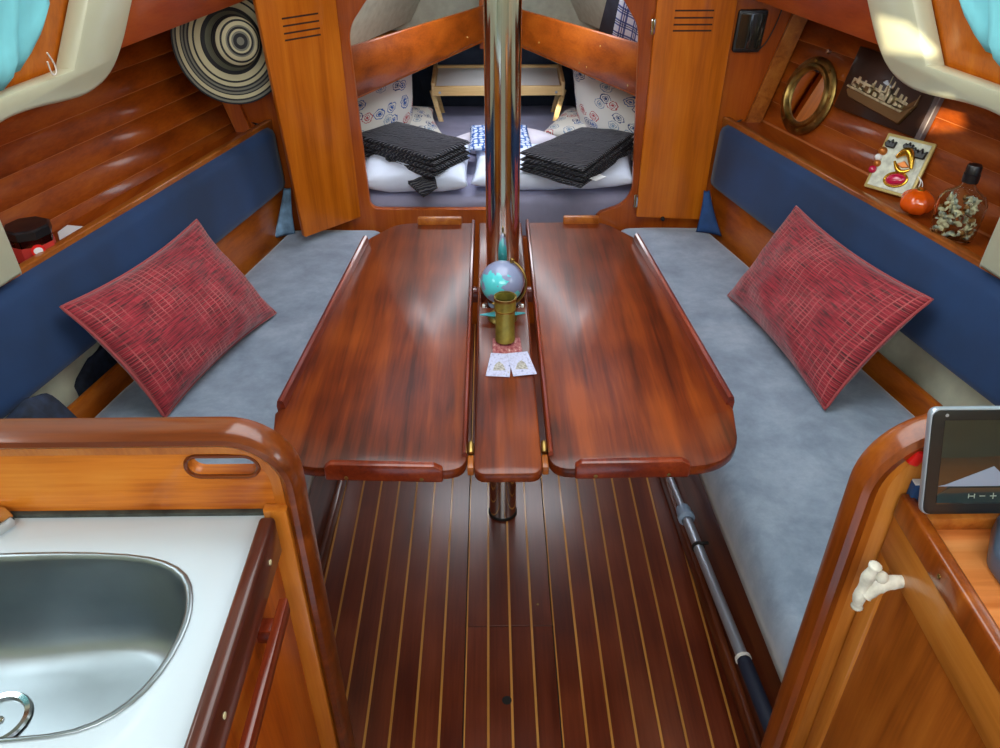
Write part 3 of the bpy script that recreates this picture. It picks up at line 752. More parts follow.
for sg, pts in ((-1, lp), (1, rp)):
    lf = plate('table_leaf', [pts], 0.022, M['table'], tb, 0.004, fn=ft)
    sec = [(-0.008, 0.0), (0.008, 0.0), (0.009, 0.012), (0.006, 0.020), (0.0, 0.022), (-0.006, 0.020), (-0.009, 0.012)]
    A = Vector((-0.402, 1.205, TZ - 0.012)) if sg < 0 else Vector((0.452, 1.205, TZ - 0.012))
    B = Vector((-0.336, 1.945, TZ - 0.012)) if sg < 0 else Vector((0.388, 1.945, TZ - 0.012))
    s2 = [(a * 0.9, h * 1.4) for a, h in sec]
    sweep('side_fiddle', [A, B], s2, (0, 0, 1), M['tablerail'], lf)
    # long moulding beside the centre board
    x = -0.0505 if sg < 0 else 0.1005
    sweep('inner_moulding', [(x, 1.06, TZ), (x, 2.066, TZ)], [(-0.004, -0.004), (0.004, -0.004), (0.0045, 0.005), (0.002, 0.009), (-0.002, 0.009), (-0.0045, 0.005)], (0, 0, 1), M['tablerail'], lf)
    # front and rear fiddles
    a, b_ = (-0.290, -0.087) if sg < 0 else (0.140, 0.338)
    yy = 1.021 if sg < 0 else 1.027
    fdl = prism('front_fiddle', rounded([(a, TZ - 0.021), (b_, TZ - 0.021), (b_, TZ + 0.006), (b_ - 0.015, TZ + 0.015), (a + 0.01, TZ + 0.015), (a, TZ + 0.006)], 0.004, 3), yy - 0.006, yy + 0.009, M['tablerail'], lf, 0.003, 2, fn=lambda u, v, w, yy=yy, sg=sg: (u, w + 0.012 * (u - 0.2) * (sg > 0) * 1.0 - (0.045 * (u + .09) * (sg < 0)), v))
    for q in (0.18, 0.82):
        lathe('screw', [(0, 0.001), (0.0035, 0.0005), (0.004, -0.002)], (a + (b_ - a) * q, yy - 0.0068 + (0.012 * (a + (b_ - a) * q - 0.2) if sg > 0 else -0.045 * (a + (b_ - a) * q + .09)), TZ - 0.014), M['brass'], fdl, 10, basis((0, -1, 0)))
    a, b_ = (-0.205, -0.082) if sg < 0 else (0.200, 0.300)
    prism('rear_fiddle', rounded([(a, TZ - 0.004), (b_, TZ - 0.004), (b_, TZ + 0.020), (a, TZ + 0.020)], 0.005, 3), 2.052, 2.068, M['rail'], lf, 0.003, 2, fn=lambda u, v, w: (u, w, v))
    xx = -0.040 if sg < 0 else 0.090
    lathe('hinge_knuckle', [(0, 0.016), (0.004, 0.015), (0.006, 0.010), (0.006, -0.010), (0, -0.012)], (xx, 1.080, TZ + 0.0), M['brass'], lf, 14, basis((0, 1, 0.3)))
    boxo('lock_block', (xx, 1.050, TZ - 0.012), (0.011, 0.035, 0.018), M['rail'], lf, 0.002)
    # leaf bearer
    boxo('leaf_bearer', (-0.13 if sg < 0 else 0.18, 1.72, TZ - 0.04), (0.26, 0.03, 0.03), M['tablerail'], tb, 0.003)
for x in (-0.020, 0.070):
    boxo('white_clip', (x, 1.588, TZ + 0.002), (0.006, 0.008, 0.008), M['white'], tb, 0.002)
lathe('post_clamp', [(0.0375, -0.03), (0.046, -0.03), (0.046, 0.0), (0.0375, 0.0)], (0.025, 1.640, TZ - 0.025), M['steel'], tb, 40)

# ---------------------------------------------------------------- things on the table
gl = thing('globe', 'small teal and lilac desk globe on a diamond base against the steel post', 'globe', (0.023, 1.535, TZ))
GC = Vector((0.022, 1.532, TZ + 0.093)); GR = 0.0475
bm = bmesh.new(); bmesh.ops.create_uvsphere(bm, u_segments=36, v_segments=24, radius=GR); bmesh.ops.translate(bm, verts=bm.verts[:], vec=GC)
obj('ball', bm, M['globe'], gl, True)
ax = Vector((0.40, 0.10, 0.91)).normalized()
tube_pts = []
e1 = ax; e2 = Vector((0.86, -0.28, -0.35)); e2 = (e2 - e1 * e2.dot(e1)).normalized()
for k in range(21):
    a = PI * k / 20; tube_pts.append(GC + (e1 * math.cos(a) + e2 * math.sin(a)) * (GR + 0.006))
tubeo('meridian_ring', tube_pts, 0.0028, M['brass'], gl, 8)
lathe('axis_knob', [(0, 0.008), (0.005, 0.004), (0.004, -0.004)], GC + e1 * (GR + 0.006), M['brass'], gl, 12, basis(e1, (0, 1, 0)))
lathe('stem', [(0.016, 0.008), (0.008, 0.014), (0.006, 0.030), (0.010, 0.040), (0.0, 0.041)], (0.023, 1.535, TZ), M['brass'], gl, 20)
st = []
for k in range(8):
    r = 0.052 if k % 2 == 0 else 0.022; a = PI / 4 * k + 0.1
    st.append((0.023 + r * math.cos(a), 1.535 + r * math.sin(a) * 0.62))
prism('star_base', st, TZ + 0.0095, TZ + 0.0135, M['oceanic'], gl, 0.001, 1)
lathe('base_disc', [(0, 0.0), (0.033, 0.0), (0.034, 0.004), (0.030, 0.0095), (0, 0.0095)], (0.023, 1.535, TZ), M['brass'], gl, 32)
ca = thing('gilt_canister', 'slim olive and gilt open tin standing on the printed cards', 'tin', (0.027, 1.437, TZ + 0.004))
lathe('body', [(0, 0.0), (0.0195, 0.0), (0.0215, 0.003), (0.0205, 0.010), (0.0205, 0.076), (0.0225, 0.079), (0.0225, 0.084), (0.0225, 0.104), (0.0200, 0.104), (0.0190, 0.02), (0, 0.02)], (0.027, 1.437, TZ + 0.004), M['olive'], ca, 32)
lathe('rim_ring', [(0.0215, 0.100), (0.0240, 0.100), (0.0240, 0.106), (0.0215, 0.106)], (0.027, 1.437, TZ + 0.004), M['brass'], ca, 32)
lathe('lower_ring', [(0.0204, 0.074), (0.0232, 0.075), (0.0232, 0.078), (0.0204, 0.079)], (0.027, 1.437, TZ + 0.004), M['brass'], ca, 32)


def card(cx, cy, w, h, ang, z, mat, label, curl=0.0, grp='cards fanned under the tin'):
    bm = bmesh.new(); uvl = bm.loops.layers.uv.new('UVMap'); n = 8; g = {}
    for sdz in (0, 1):
        for i in range(n + 1):
            for j in range(2):
                u = i / n - 0.5; v = j - 0.5
                x = w * (v) * (1 - 0.10 * u); y = h * u
                g[sdz, i, j] = bm.verts.new((cx + x * math.cos(ang) - y * math.sin(ang), cy + x * math.sin(ang) + y * math.cos(ang), z + sdz * 0.0008 + curl * (u - .5) ** 2))
    def fc_(q, uvs):
        f = bm.faces.new(q)
        for l, c in zip(f.loops, uvs): l[uvl].uv = c
    for i in range(n):
        for sdz in (0, 1):
            fc_((g[sdz, i, 0], g[sdz, i, 1], g[sdz, i + 1, 1], g[sdz, i + 1, 0]), ((0, i / n), (1, i / n), (1, (i + 1) / n), (0, (i + 1) / n)))
        for j in (0, 1):
            fc_((g[0, i, j], g[0, i + 1, j], g[1, i + 1, j], g[1, i, j]), ((0, 0),) * 4)
    for i in (0, n): fc_((g[0, i, 0], g[0, i, 1], g[1, i, 1], g[1, i, 0]), ((0, 0),) * 4)
    return tag(obj('printed_card', bm, mat, None), label, 'card', grp)


card(0.031, 1.395, 0.062, 0.11, 0.02, TZ + 0.0002, M['cardred'], 'dark red printed card partly under the tin')
card(0.014, 1.345, 0.046, 0.085, -0.10, TZ + 0.0014, M['card'], 'pale blue printed card, left one below the tin')
card(0.058, 1.347, 0.046, 0.085, 0.16, TZ + 0.0026, M['card'], 'pale blue printed card, right one below the tin')
bm = bmesh.new()
for cx, y, a in ((0.012, 1.338, -0.1), (0.060, 1.340, 0.16)):
    w = box(bm, (cx, y, TZ + 0.0040), (0.020, 0.020, 0.0005))
M['drawgrey'] = plain('card_drawing', (150, 146, 140), 0.7, nscale=200, namt=0.3)
for cx, y in ((0.012, 1.338), (0.060, 1.340)):
    pass
bm.free()
for o, cx, y in zip([o for o in COL.objects if o.name.startswith('printed_card')][1:], (0.013, 0.059), (1.340, 1.342)):
    prism('drawing', [(cx - 0.013, y - 0.016), (cx + 0.013, y - 0.016), (cx + 0.008, y + 0.006), (cx, y + 0.016), (cx - 0.008, y + 0.006)], o.location.z + 0.0008, o.location.z + 0.0012, M['drawgrey'], o, 0)

# ---------------------------------------------------------------- red cushions


def red(label, cs, seed):
    t = thing('throw_cushion', label, 'cushion', sum((Vector(c) for c in cs), Vector()) / 4, 'crimson throw cushions'); 
    pillow('cover', cs, 0.135, M['chenille'], t, 0.018, 40, 0.014, 0.42, seed)
    c = [Vector(x) for x in cs]; ctr = sum(c, Vector()) / 4
    bm = bmesh.new(); pts = []; n = 20
    eu = (c[1] - c[0]).normalized(); ev = (c[3] - c[0]).normalized(); pin = 0.018
    for a, b_, vin in ((c[0], c[1], ev), (c[1], c[2], -eu), (c[2], c[3], -ev), (c[3], c[0], eu)):
        for k in range(n):
            s_ = k / n; s_ = s_ * .6 + .4 * (0.5 - 0.5 * math.cos(PI * s_))
            pts.append(a.lerp(b_, s_) + vin * pin * 4 * s_ * (1 - s_))
    tube(bm, pts, 0.0042, 6, True); obj('piping', bm, M['chenille'], t, True)
    return t


red('crimson chenille cushion leaning on the left backrest beside the galley', [(-0.797, 1.532, 0.432), (-0.640, 2.035, 0.432), (-0.828, 2.085, 0.705), (-0.968, 1.560, 0.724)][::1], 1.3)
red('crimson chenille cushion leaning on the right backrest near the tablet', [(0.722, 2.120, 0.432), (0.815, 1.540, 0.432), (1.010, 1.580, 0.714), (0.872, 2.124, 0.716)], 7.7)

# ---------------------------------------------------------------- galley, left
CZ = 0.88
YP = 0.755
gp = thing('galley_partition', 'varnished galley bulkhead with rounded mahogany cap and oval hand hole', 'partition', (-0.5, YP, 0))


def arc_path(x_far, xe, zt, r, zb, sg, n=14):
    """path along the top from x_far, round the corner, down to zb; sg=+1 edge is at the right"""
    pts = [Vector((x_far, YP, zt)), Vector((xe - sg * r - sg * 0.05, YP, zt))]
    for k in range(n + 1):
        a = PI / 2 * k / n
        pts.append(Vector((xe - sg * r + sg * r * math.sin(a), YP, zt - r + r * math.cos(a))))
    pts.append(Vector((xe, YP, zb)))
    return pts


SEC_CAP = [(0.002, -0.014), (-0.001, -0.020), (-0.007, -0.025), (-0.014, -0.024), (-0.019, -0.017), (-0.020, -0.008), (-0.020, 0.010), (-0.018, 0.018), (-0.010, 0.023), (0.002, 0.018)]
SEC_LAM = [(0.002, -0.0125), (-0.012, -0.015), (-0.014, -0.008), (-0.014, 0.014), (0.002, 0.014)]


def partition(th, xfar, xe, zt, r, sg, hole=None, mats=('birch', 'cap')):
    def ap(d):
        return arc_path(xfar, xe - sg * d, zt - d, r - d, 0.0, sg)
    poly = [(p.x, p.z) for p in ap(0.024)] + [(xfar, 0.0)]
    plate('panel', [poly] + ([hole] if hole else []), 0.022, M[mats[0]], th, 0.003, fn=lambda u, v, w: (u, YP + w, v))
    sweep('cap_rail', ap(0.020), SEC_CAP, (0, sg, 0), M[mats[1]], th)
    sweep('lamination_strip', ap(0.034), SEC_LAM, (0, sg, 0), M['lam'], th)


hx0, hx1, hz = -0.377, -0.292, 0.957
hh = rounded([(hx0, hz - 0.0145), (hx1, hz - 0.0145), (hx1, hz + 0.0145), (hx0, hz + 0.0145)], 0.014, 7)
partition(gp, -1.15, -0.243, 1.013, 0.085, 1, hh)
ringp = [Vector((u, YP - 0.012, v)) for u, v in rounded([(hx0 - .002, hz - 0.0165), (hx1 + .002, hz - 0.0165), (hx1 + .002, hz + 0.0165), (hx0 - .002, hz + 0.0165)], 0.016, 7)]
tubeo('hand_hole_lip', ringp, 0.0028, M['cap'], gp, 8, True)
# galley cabinet
gc = thing('galley_cabinet', 'cherry wood galley unit under the white counter', 'cabinet', (-0.6, 0.4, 0))
XE = -0.292
plate('side_panel', [[(-0.2, 0.0), (YP - 0.012, 0.0), (YP - 0.012, CZ - 0.008), (-0.2, CZ - 0.008)]], 0.018, M['galley'], gc, 0.002, fn=lambda u, v, w: (XE - 0.004 + w, u, v))
plate('corner_stile', [[(-0.292, 0.0), (-0.262, 0.0), (-0.262, 0.895), (-0.292, 0.895)]], 0.016, M['lam'], gc, 0.003, fn=lambda u, v, w: (u, YP - 0.020 + w, v))
boxo('galley_fiddle', (XE + 0.012, 0.25, CZ - 0.006), (0.020, 0.92, 0.062), M['fiddle'], gc, 0.006, None, 3)
boxo('towel_rail', (-0.264, 0.28, 0.800), (0.012, 0.76, 0.026), M['tablerail'], gc, 0.003)
for y in (0.62, 0.20):
    boxo('rail_bracket', (-0.277, y, 0.800), (0.022, 0.022, 0.022), M['tablerail'], gc, 0.002)
for y in (0.66, 0.46):
    lathe('screw', [(0, 0.001), (0.0035, 0.0005), (0.004, -0.003)], (XE + 0.0224, y, CZ - 0.004), M['creamtrim'], gc, 10, basis((1, 0, 0)))
# counter with sink cut-out
ct = thing('galley_counter', 'white laminate galley counter around the steel sink', 'counter', (-0.6, 0.5, CZ - 0.02))
rim = [(-0.90, 0.655), (-0.60, 0.668), (-0.50, 0.670), (-0.430, 0.665), (-0.388, 0.652), (-0.362, 0.630), (-0.348, 0.595), (-0.344, 0.560), (-0.350, 0.515), (-0.364, 0.480), (-0.388, 0.455), (-0.420, 0.441), (-0.48, 0.436), (-0.60, 0.430), (-0.75, 0.425), (-0.92, 0.425), (-0.97, 0.46), (-0.99, 0.54), (-0.96, 0.63)]
rp3 = [Vector((x, y, 0)) for x, y in rim]
def closed_smooth(p, it=2):
    for _ in range(it):
        q = []
        for i in range(len(p)): a, b_ = p[i], p[(i + 1) % len(p)]; q += [a * .75 + b_ * .25, a * .25 + b_ * .75]
        p = q
    return p
rs = closed_smooth(rp3, 1)
plate('worktop', [[(-1.15, -0.2), (XE + 0.003, -0.2), (XE + 0.003, YP - 0.014), (-1.15, YP - 0.014)], [(p.x, p.y) for p in rs]], 0.022, M['lam_white'], ct, 0.001, fn=lambda u, v, w: (u, v, CZ - 0.011 + w))
boxo('sealant_joint', (-0.72, YP - 0.0155, CZ + 0.002), (0.86, 0.008, 0.006), M['sealant'], ct, 0.001)
sk = thing('sink', 'rounded stainless steel basin set in the white galley counter', 'sink', (-0.6, 0.55, CZ - 0.15))
bm = bmesh.new(); ctr = Vector((-0.62, 0.548, 0)); rings = []
prof = [(1.03, 0.0008), (1.028, 0.0018), (1.015, 0.002), (1.0, 0.001), (0.988, -0.004), (0.975, -0.02), (0.955, -0.07), (0.92, -0.108), (0.86, -0.128), (0.75, -0.136), (0.5, -0.140), (0.2, -0.142)]
for s_, dz in prof:
    ring = []
    for p in rs:
        d = p - ctr; ln = d.length
        sc = 1 - (1 - s_) * 0.24 / max(ln, .05) if s_ > 0.8 else None
        if sc is None: sc = s_ * (1 - 0.14 * 0.24 / max(ln, .05)) / 0.86
        ring.append(bm.verts.new((ctr.x + d.x * sc, ctr.y + d.y * sc, CZ + dz)))
    rings.append(ring)
for a, b_ in zip(rings, rings[1:]):
    for j in range(len(a)): bm.faces.new((a[j], a[(j + 1) % len(a)], b_[(j + 1) % len(a)], b_[j]))
bm.faces.new(rings[-1])
obj('basin', bm, M['brushed'], sk, True)
DR = (-0.585, 0.545, CZ - 0.139)
dn = lathe('drain', [(0.036, 0.0), (0.034, 0.003), (0.028, 0.002), (0.026, -0.004), (0.0, -0.006)], DR, M['chrome'], sk, 36)
for k in range(8):
    a = PI / 4 * k
    lathe('drain_hole', [(0, 0.0006), (0.0042, 0.0004), (0.0042, -0.002)], (DR[0] + 0.016 * math.cos(a), DR[1] + 0.016 * math.sin(a), DR[2] - 0.0045), M['rubber'], dn, 10)
lathe('drain_centre', [(0, 0.004), (0.005, 0.002), (0.006, -0.003)], (DR[0], DR[1], DR[2] - 0.003), M['chrome'], dn, 14)
o = prism('chrome_tray', [(-0.705, 0.70), (-0.612, 0.70), (-0.600, 0.722), (-0.618, 0.738), (-0.705, 0.738)], CZ + 0.001, CZ + 0.02, M['chrome'], None, 0.004, 2)
tag(o, 'corner of a chrome fitting on the counter at the far left edge', 'fitting')

# dark jacket on the left settee behind the galley
bm = bmesh.new(); g = {}
n = 18
for i in range(n + 1):
    for j in range(n + 1):
        u, v = i / n, j / n
        x = -1.03 + 0.19 * u; y = 1.02 + 0.38 * v
        h = 0.69 * (math.sin(PI * min(1, u * .55 + .28))) ** .6 * (1 - 0.25 * u) - 0.10 * (v - .4) ** 2 + 0.03 * noise.noise(Vector((u * 4, v * 5, 2)))
        g[i, j] = bm.verts.new((x, y, max(0.428, h)))
for i in range(n):
    for j in range(n): bm.faces.new((g[i, j], g[i + 1, j], g[i + 1, j + 1], g[i, j + 1]))
edge = [g[i, 0] for i in range(n + 1)] + [g[n, j] for j in range(1, n + 1)] + [g[i, n] for i in range(n - 1, -1, -1)] + [g[0, j] for j in range(n - 1, 0, -1)]
lo = [bm.verts.new((v.co.x, v.co.y, 0.425)) for v in edge]
for i in range(len(edge)): bm.faces.new((edge[i], edge[(i + 1) % len(edge)], lo[(i + 1) % len(edge)], lo[i]))
bm.faces.new(lo)
tag(obj('folded_jacket', bm, M['navycoat'], None, True), 'dark blue garment heaped on the left settee behind the galley partition', 'jacket')
pillow_o = pillow('dark_cloth', [(-1.075, 1.62, 0.42), (-1.03, 1.62, 0.42), (-0.975, 1.88, 0.45), (-1.01, 1.88, 0.45)], 0.13, M['navycoat'], None, 0.01, 14, 0.012)
tag(pillow_o, 'crumpled black cloth in the gap under the left blue backrest', 'cloth')

# ---------------------------------------------------------------- chart table, right
npn = thing('chart_table_partition', 'varnished bulkhead with rounded mahogany cap at the chart table', 'partition', (0.8, YP, 0))
M['capz'] = wood('cap_mahogany_upright', (96, 40, 6), (136, 64, 14), (166, 90, 26), 'Z', 20, 0.28, 0.75, 0.5, 0.05)
M['cabrailz'] = wood('nav_panel_upright', (150, 84, 22), (184, 112, 40), (206, 138, 62), 'Z', 20, 0.35, 0.5, 0.5, 0.05)
partition(npn, 1.30, 0.465, 1.013, 0.11, -1, None, ('cabrailz', 'capz'))
nc = thing('chart_table', 'honey wood chart table cabinet with mahogany edge rail at right', 'chart table', (0.8, 0.3, 0))
XN = 0.517
plate('side_panel', [[(-0.3, 0.0), (YP - 0.012, 0.0), (YP - 0.012, 0.86), (-0.3, 0.86)]], 0.016, M['cabpanel'], nc, 0.002, fn=lambda u, v, w: (XN + 0.018 + w, u, v))
boxo('face_rail', (XN + 0.012, 0.22, 0.832), (0.016, 1.04, 0.075), M['cabrail'], nc, 0.003)
boxo('corner_stile', (XN + 0.012, YP - 0.030, 0.40), (0.016, 0.032, 0.80), M['cabrailz'], nc, 0.003)
boxo('edge_rail', (XN + 0.010, 0.22, 0.885), (0.018, 1.04, 0.040), M['capz'], nc, 0.005, None, 3)
boxo('table_top', (0.90, 0.22, 0.866), (0.75, 1.04, 0.020), M['charttop'], nc, 0.002)
boxo('rear_ledge', (0.90, 0.712, 0.885), (0.75, 0.022, 0.020), M['rail'], nc, 0.003)
for y in (0.62, 0.38):
    lathe('screw', [(0, 0.001), (0.003, 0.0005), (0.0035, -0.003)], (XN + 0.0005, y, 0.884), M['brass'], nc, 10, basis((-1, 0, 0)))
# coral handle
kn = thing('coral_handle', 'white branching coral T handle fixed to the chart table side', 'handle', (0.50, 0.64, 0.83))
KA = Vector((0.475, 0.671, 0.847)); KB = Vector((0.475, 0.677, 0.762)); KM = Vector((0.476, 0.674, 0.806))
bm = bmesh.new(); pts = smooth_path([KA, KA.lerp(KB, .25) + Vector((-.003, 0, .002)), KA.lerp(KB, .6) + Vector((-.004, 0, 0)), KB], 2)
tube(bm, pts, [0.0075 + 0.0012 * math.sin(i * 1.3) for i in range(len(pts))], 12); obj('cross_bar', bm, M['coral'], kn, True)
bm = bmesh.new(); pts = smooth_path([KM + Vector((0, .0, -0.016)), KM + Vector((0.010, 0.0, -0.004)), Vector((0.505, 0.677, 0.808)), Vector((0.530, 0.679, 0.808))], 2)
tube(bm, pts, [0.011 - 0.003 * i / len(pts) + 0.0006 * math.sin(i * 2) for i in range(len(pts))], 12); obj('stem', bm, M['coral'], kn, True)
bm = bmesh.new(); bmesh.ops.create_icosphere(bm, subdivisions=2, radius=0.0085); bmesh.ops.translate(bm, verts=bm.verts[:], vec=KA.lerp(KB, .2) + Vector((0.011, -0.004, -0.002))); obj('knob', bm, M['coral'], kn, True)

# tablet leaning on the partition
tt = thing('tablet', 'black tablet with dark screen leaning on the chart table partition', 'tablet', (0.62, 0.69, 0.90))
T0 = Vector((0.514, 0.688, 0.919)); tu = Vector((1, 0.0, 0)); tv = Vector((-0.011, 0.036, 0.134)); tvn = tv.normalized(); tn = tu.cross(tvn).normalized()
fT = lambda u, v, w: T0 + tu * u + tvn * v + tn * w
TW, TH = 0.225, 0.139
sgn = -1 if tn.y > 0 else 1
plate('casing', [rounded([(0, 0), (TW, 0), (TW, TH), (0, TH)], 0.010, 5)], 0.010, M['greyal'], tt, 0.003, fn=fT)
plate('bezel', [rounded([(0.002, 0.002), (TW - .002, 0.002), (TW - .002, TH - .002), (0.002, TH - .002)], 0.009, 5)], 0.002, M['black'], tt, 0.0005, fn=lambda u, v, w: fT(u, v, w + sgn * 0.0055))
scr = plate('screen', [[(0.016, 0.016), (TW - .012, 0.016), (TW - .012, TH - .014), (0.016, TH - .014)]], 0.001, M['screen'], tt, 0.0002, fn=lambda u, v, w: fT(u, v, w + sgn * 0.0068))
M['scrbar'] = plain('screen_bar', (30, 44, 44), 0.1, coat=1); M['scrrefl'] = plain('painted_screen_reflection', (128, 148, 176), 0.12, coat=1); M['scricon'] = plain('screen_icon', (150, 160, 150), 0.3)
prism('toolbar', [(0.016, 0.018), (TW - .012, 0.018), (TW - .012, 0.038), (0.030, 0.038), (0.016, 0.028)], sgn * 0.0073, sgn * 0.0078, M['scrbar'], scr, 0, fn=fT)
prism('reflection_shape', [(0.016, 0.040), (0.024, 0.042), (0.080, 0.066), (0.098, 0.048), (0.14, 0.040)], sgn * 0.0072, sgn * 0.0076, M['scrrefl'], scr, 0, fn=fT)  # pale reflection on the glass, painted as a flat shape
bm = bmesh.new()
for (u, v, a, b_) in ((0.0535, 0.027, .0012, .006), (0.0605, 0.027, .0012, .006), (0.057, 0.027, .006, .0012), (0.070, 0.027, .007, .0012), (0.083, 0.027, .008, .0012), (0.083, 0.027, .0012, .008)):
    vs = [bm.verts.new(fT(u + p * a / 2, v + q * b_ / 2, sgn * 0.0081)) for p, q in ((-1, -1), (1, -1), (1, 1), (-1, 1))]; bm.faces.new(vs)
obj('icons', bm, M['scricon'], scr)
lathe('camera_dot', [(0, 0.0006), (0.002, 0.0004), (0.002, 0)], fT(0.018, TH - 0.008, sgn * 0.0066), M['greyal'], tt, 12, basis(tn * sgn))
# slate device
o = prism('handheld_device', rounded([(0.585, 0.52), (0.80, 0.50), (0.80, 0.70), (0.625, 0.705), (0.583, 0.64)], [0.03, 0.01, 0.01, 0.03, 0.03], 6), 0.877, 0.912, M['slate'], None, 0.010, 3)
tag(o, 'rounded slate blue plastic device lying below the tablet', 'device')
o = boxo('red_reflector', (0.520, 0.7375, 0.965), (0.016, 0.012, 0.022), M['red'], None, 0.004, Matrix.Rotation(0.4, 3, 'Y'))
tag(o, 'small red plastic tab on the chart table partition beside the tablet', 'tab')
o = boxo('blue_booklet', (0.555, 0.7355, 0.905), (0.055, 0.012, 0.040), M['bluecloth'], None, 0.001); tag(o, 'blue and white booklet standing behind the tablet', 'booklet')
boxo('white_page', (0.555, 0.7355, 0.9255), (0.054, 0.010, 0.003), M['paper'], o, 0.0)

# ---------------------------------------------------------------- boat hook
bh = thing('boat_hook', 'grey telescopic boat hook with navy grip lying along the right settee front', 'boat hook', (0.50, 1.2, 0.2))
HA = Vector((0.468, 1.98, 0.120)); 


def hk(Y):   # straight line of the pole
    t = (1.66 - Y) / (1.66 - 0.80)
    return Vector((0.487 + 0.028 * t, Y, 0.125 + 0.10 * t))


tubeo('inner_tube', [hk(1.98), hk(1.46)], 0.0085, M['greyal'], bh, 16)
tubeo('outer_tube', [hk(1.47), hk(1.00)], 0.0125, M['greyal'], bh, 16)
lathe('twist_lock', [(0.009, 0), (0.017, 0.002), (0.019, 0.012), (0.019, 0.03), (0.0215, 0.034), (0.0215, 0.046), (0.014, 0.05), (0.014, 0.055)], hk(1.50), M['bluecap'], bh, 24, basis(hk(1.0) - hk(1.5)))
lathe('clip', [(0.0125, 0), (0.0155, 0.001), (0.0155, 0.008), (0.0125, 0.009)], hk(1.35), M['rubber'], bh, 20, basis(hk(1.0) - hk(1.5)))
boxo('clip_tab', hk(1.345) + Vector((0.012, 0, 0.014)), (0.022, 0.008, 0.006), M['rubber'], bh, 0.001)
lathe('collar', [(0.0125, 0), (0.0165, 0.001), (0.0165, 0.008), (0.0125, 0.009)], hk(1.005), M['white'], bh, 24, basis(hk(1.0) - hk(1.5)))
tubeo('grip', [hk(1.0), hk(0.985), hk(0.70)], [0.014, 0.0155, 0.0155], M['grip'], bh, 18)

# ---------------------------------------------------------------- left shelf things
jr = thing('snack_jar', 'clear jar with black octagonal lid and red label on the left shelf', 'jar', (-1.078, 1.718, 0.765))
oc = lambda r: [(r, 0)]
lathe('glass_body', [(0, 0.002), (0.042, 0.002), (0.048, 0.008), (0.049, 0.062), (0.047, 0.066), (0.045, 0.062), (0.044, 0.008), (0, 0.008)], (-1.078, 1.718, 0.765), M['jar_glass'], jr, 8)
lathe('label_band', [(0.0500, 0.012), (0.0500, 0.050)], (-1.078, 1.718, 0.765), M['jarred'], jr, 8)
lathe('lid', [(0, 0.092), (0.020, 0.090), (0.047, 0.090), (0.052, 0.086), (0.0525, 0.068), (0.048, 0.066), (0, 0.066)], (-1.078, 1.718, 0.765), M['black'], jr, 8)
nd = Vector((0.62, -0.78, 0)).normalized()
em = lathe('emblem_ring', [(0, 0.001), (0.015, 0.001), (0.015, 0)], Vector((-1.078, 1.718, 0.807)) + nd * 0.0505, M['red'], jr, 24, basis(nd))
lathe('emblem_disc', [(0, 0.0018), (0.010, 0.0018), (0.010, 0)], Vector((-1.078, 1.718, 0.807)) + nd * 0.0505, M['paper'], em, 24, basis(nd), sx=1.0, sy=.8)
o = prism('folded_note', [(-1.095, 1.860), (-1.062, 1.800), (-1.043, 1.895), (-1.090, 1.905)], 0.7655, 0.772, M['paper'], None, 0.001, 1); tag(o, 'white folded paper on the left shelf behind the jar', 'paper')
o = prism('wrapper', [(-1.115, 1.60), (-1.075, 1.60), (-1.060, 1.665), (-1.110, 1.670)], 0.7655, 0.771, M['cardred'], None, 0.001, 1); tag(o, 'small printed leaflet under the edge of the jar', 'leaflet')

# woven hat in the left corner -------------------------------------------
hc = Vector((-0.783, 2.560, 1.080)); hn = Vector((0.60, -0.78, 0.16)).normalized(); HB = basis(hn)
bm = bmesh.new(); uvl = bm.loops.layers.uv.new('UVMap'); rings = []; uvs = {}; seg = 56; R0 = 0.182
profh = [(0.0, 0.070), (0.2, 0.070), (0.33, 0.064), (0.40, 0.038), (0.44, 0.010), (0.50, 0.0), (0.65, -0.002), (0.82, 0.0), (0.94, 0.004), (1.0, 0.008), (1.0, 0.003), (0.94, -0.001), (0.5, -0.006), (0.42, 0.004), (0.3, 0.058), (0.0, 0.064)]
for rr_, h in profh:
    ring = []
    for k in range(seg):
        a = 2 * PI * k / seg; x = rr_ * R0 * math.cos(a); y = rr_ * R0 * math.sin(a)
        hh_ = h + 0.006 * math.sin(2 * a + 1) * max(0, rr_ - 0.5)
        v = bm.verts.new(hc + HB @ Vector((x, y, hh_))); uvs[v] = (rr_ * math.cos(a), rr_ * math.sin(a)); ring.append(v)
        if rr_ == 0: break
    rings.append(ring)
for a, b_ in zip(rings, rings[1:]):
    for j in range(seg):
        j2 = (j + 1) % seg
        if len(a) == 1: f = bm.faces.new((a[0], b_[j], b_[j2]))
        elif len(b_) == 1: f = bm.faces.new((a[j], b_[0], a[j2]))
        else: f = bm.faces.new((a[j], b_[j], b_[j2], a[j2]))
        for l in f.loops: l[uvl].uv = uvs[l.vert]
tag(obj('woven_hat', bm, M['hat'], None, True), 'round woven straw hat with black and cream rings hung beside the left door', 'hat')

# end-of-berth cloths ----------------------------------------------------
o = pillow('folded_cloth', [(-0.775, 2.585, 0.415), (-0.700, 2.620, 0.42), (-0.700, 2.655, 0.580), (-0.725, 2.655, 0.580)], 0.03, M['palecloth'], None, 0.004, 12, 0.008); tag(o, 'pale blue cloth tucked behind the left open door', 'cloth')
o = pillow('blue_bag', [(0.730, 2.61, 0.42), (0.815, 2.57, 0.42), (0.770, 2.655, 0.560), (0.750, 2.655, 0.560)], 0.03, M['bluecloth'], None, 0.004, 12, 0.006); tag(o, 'dark blue cloth bag in the corner by the right door', 'bag')

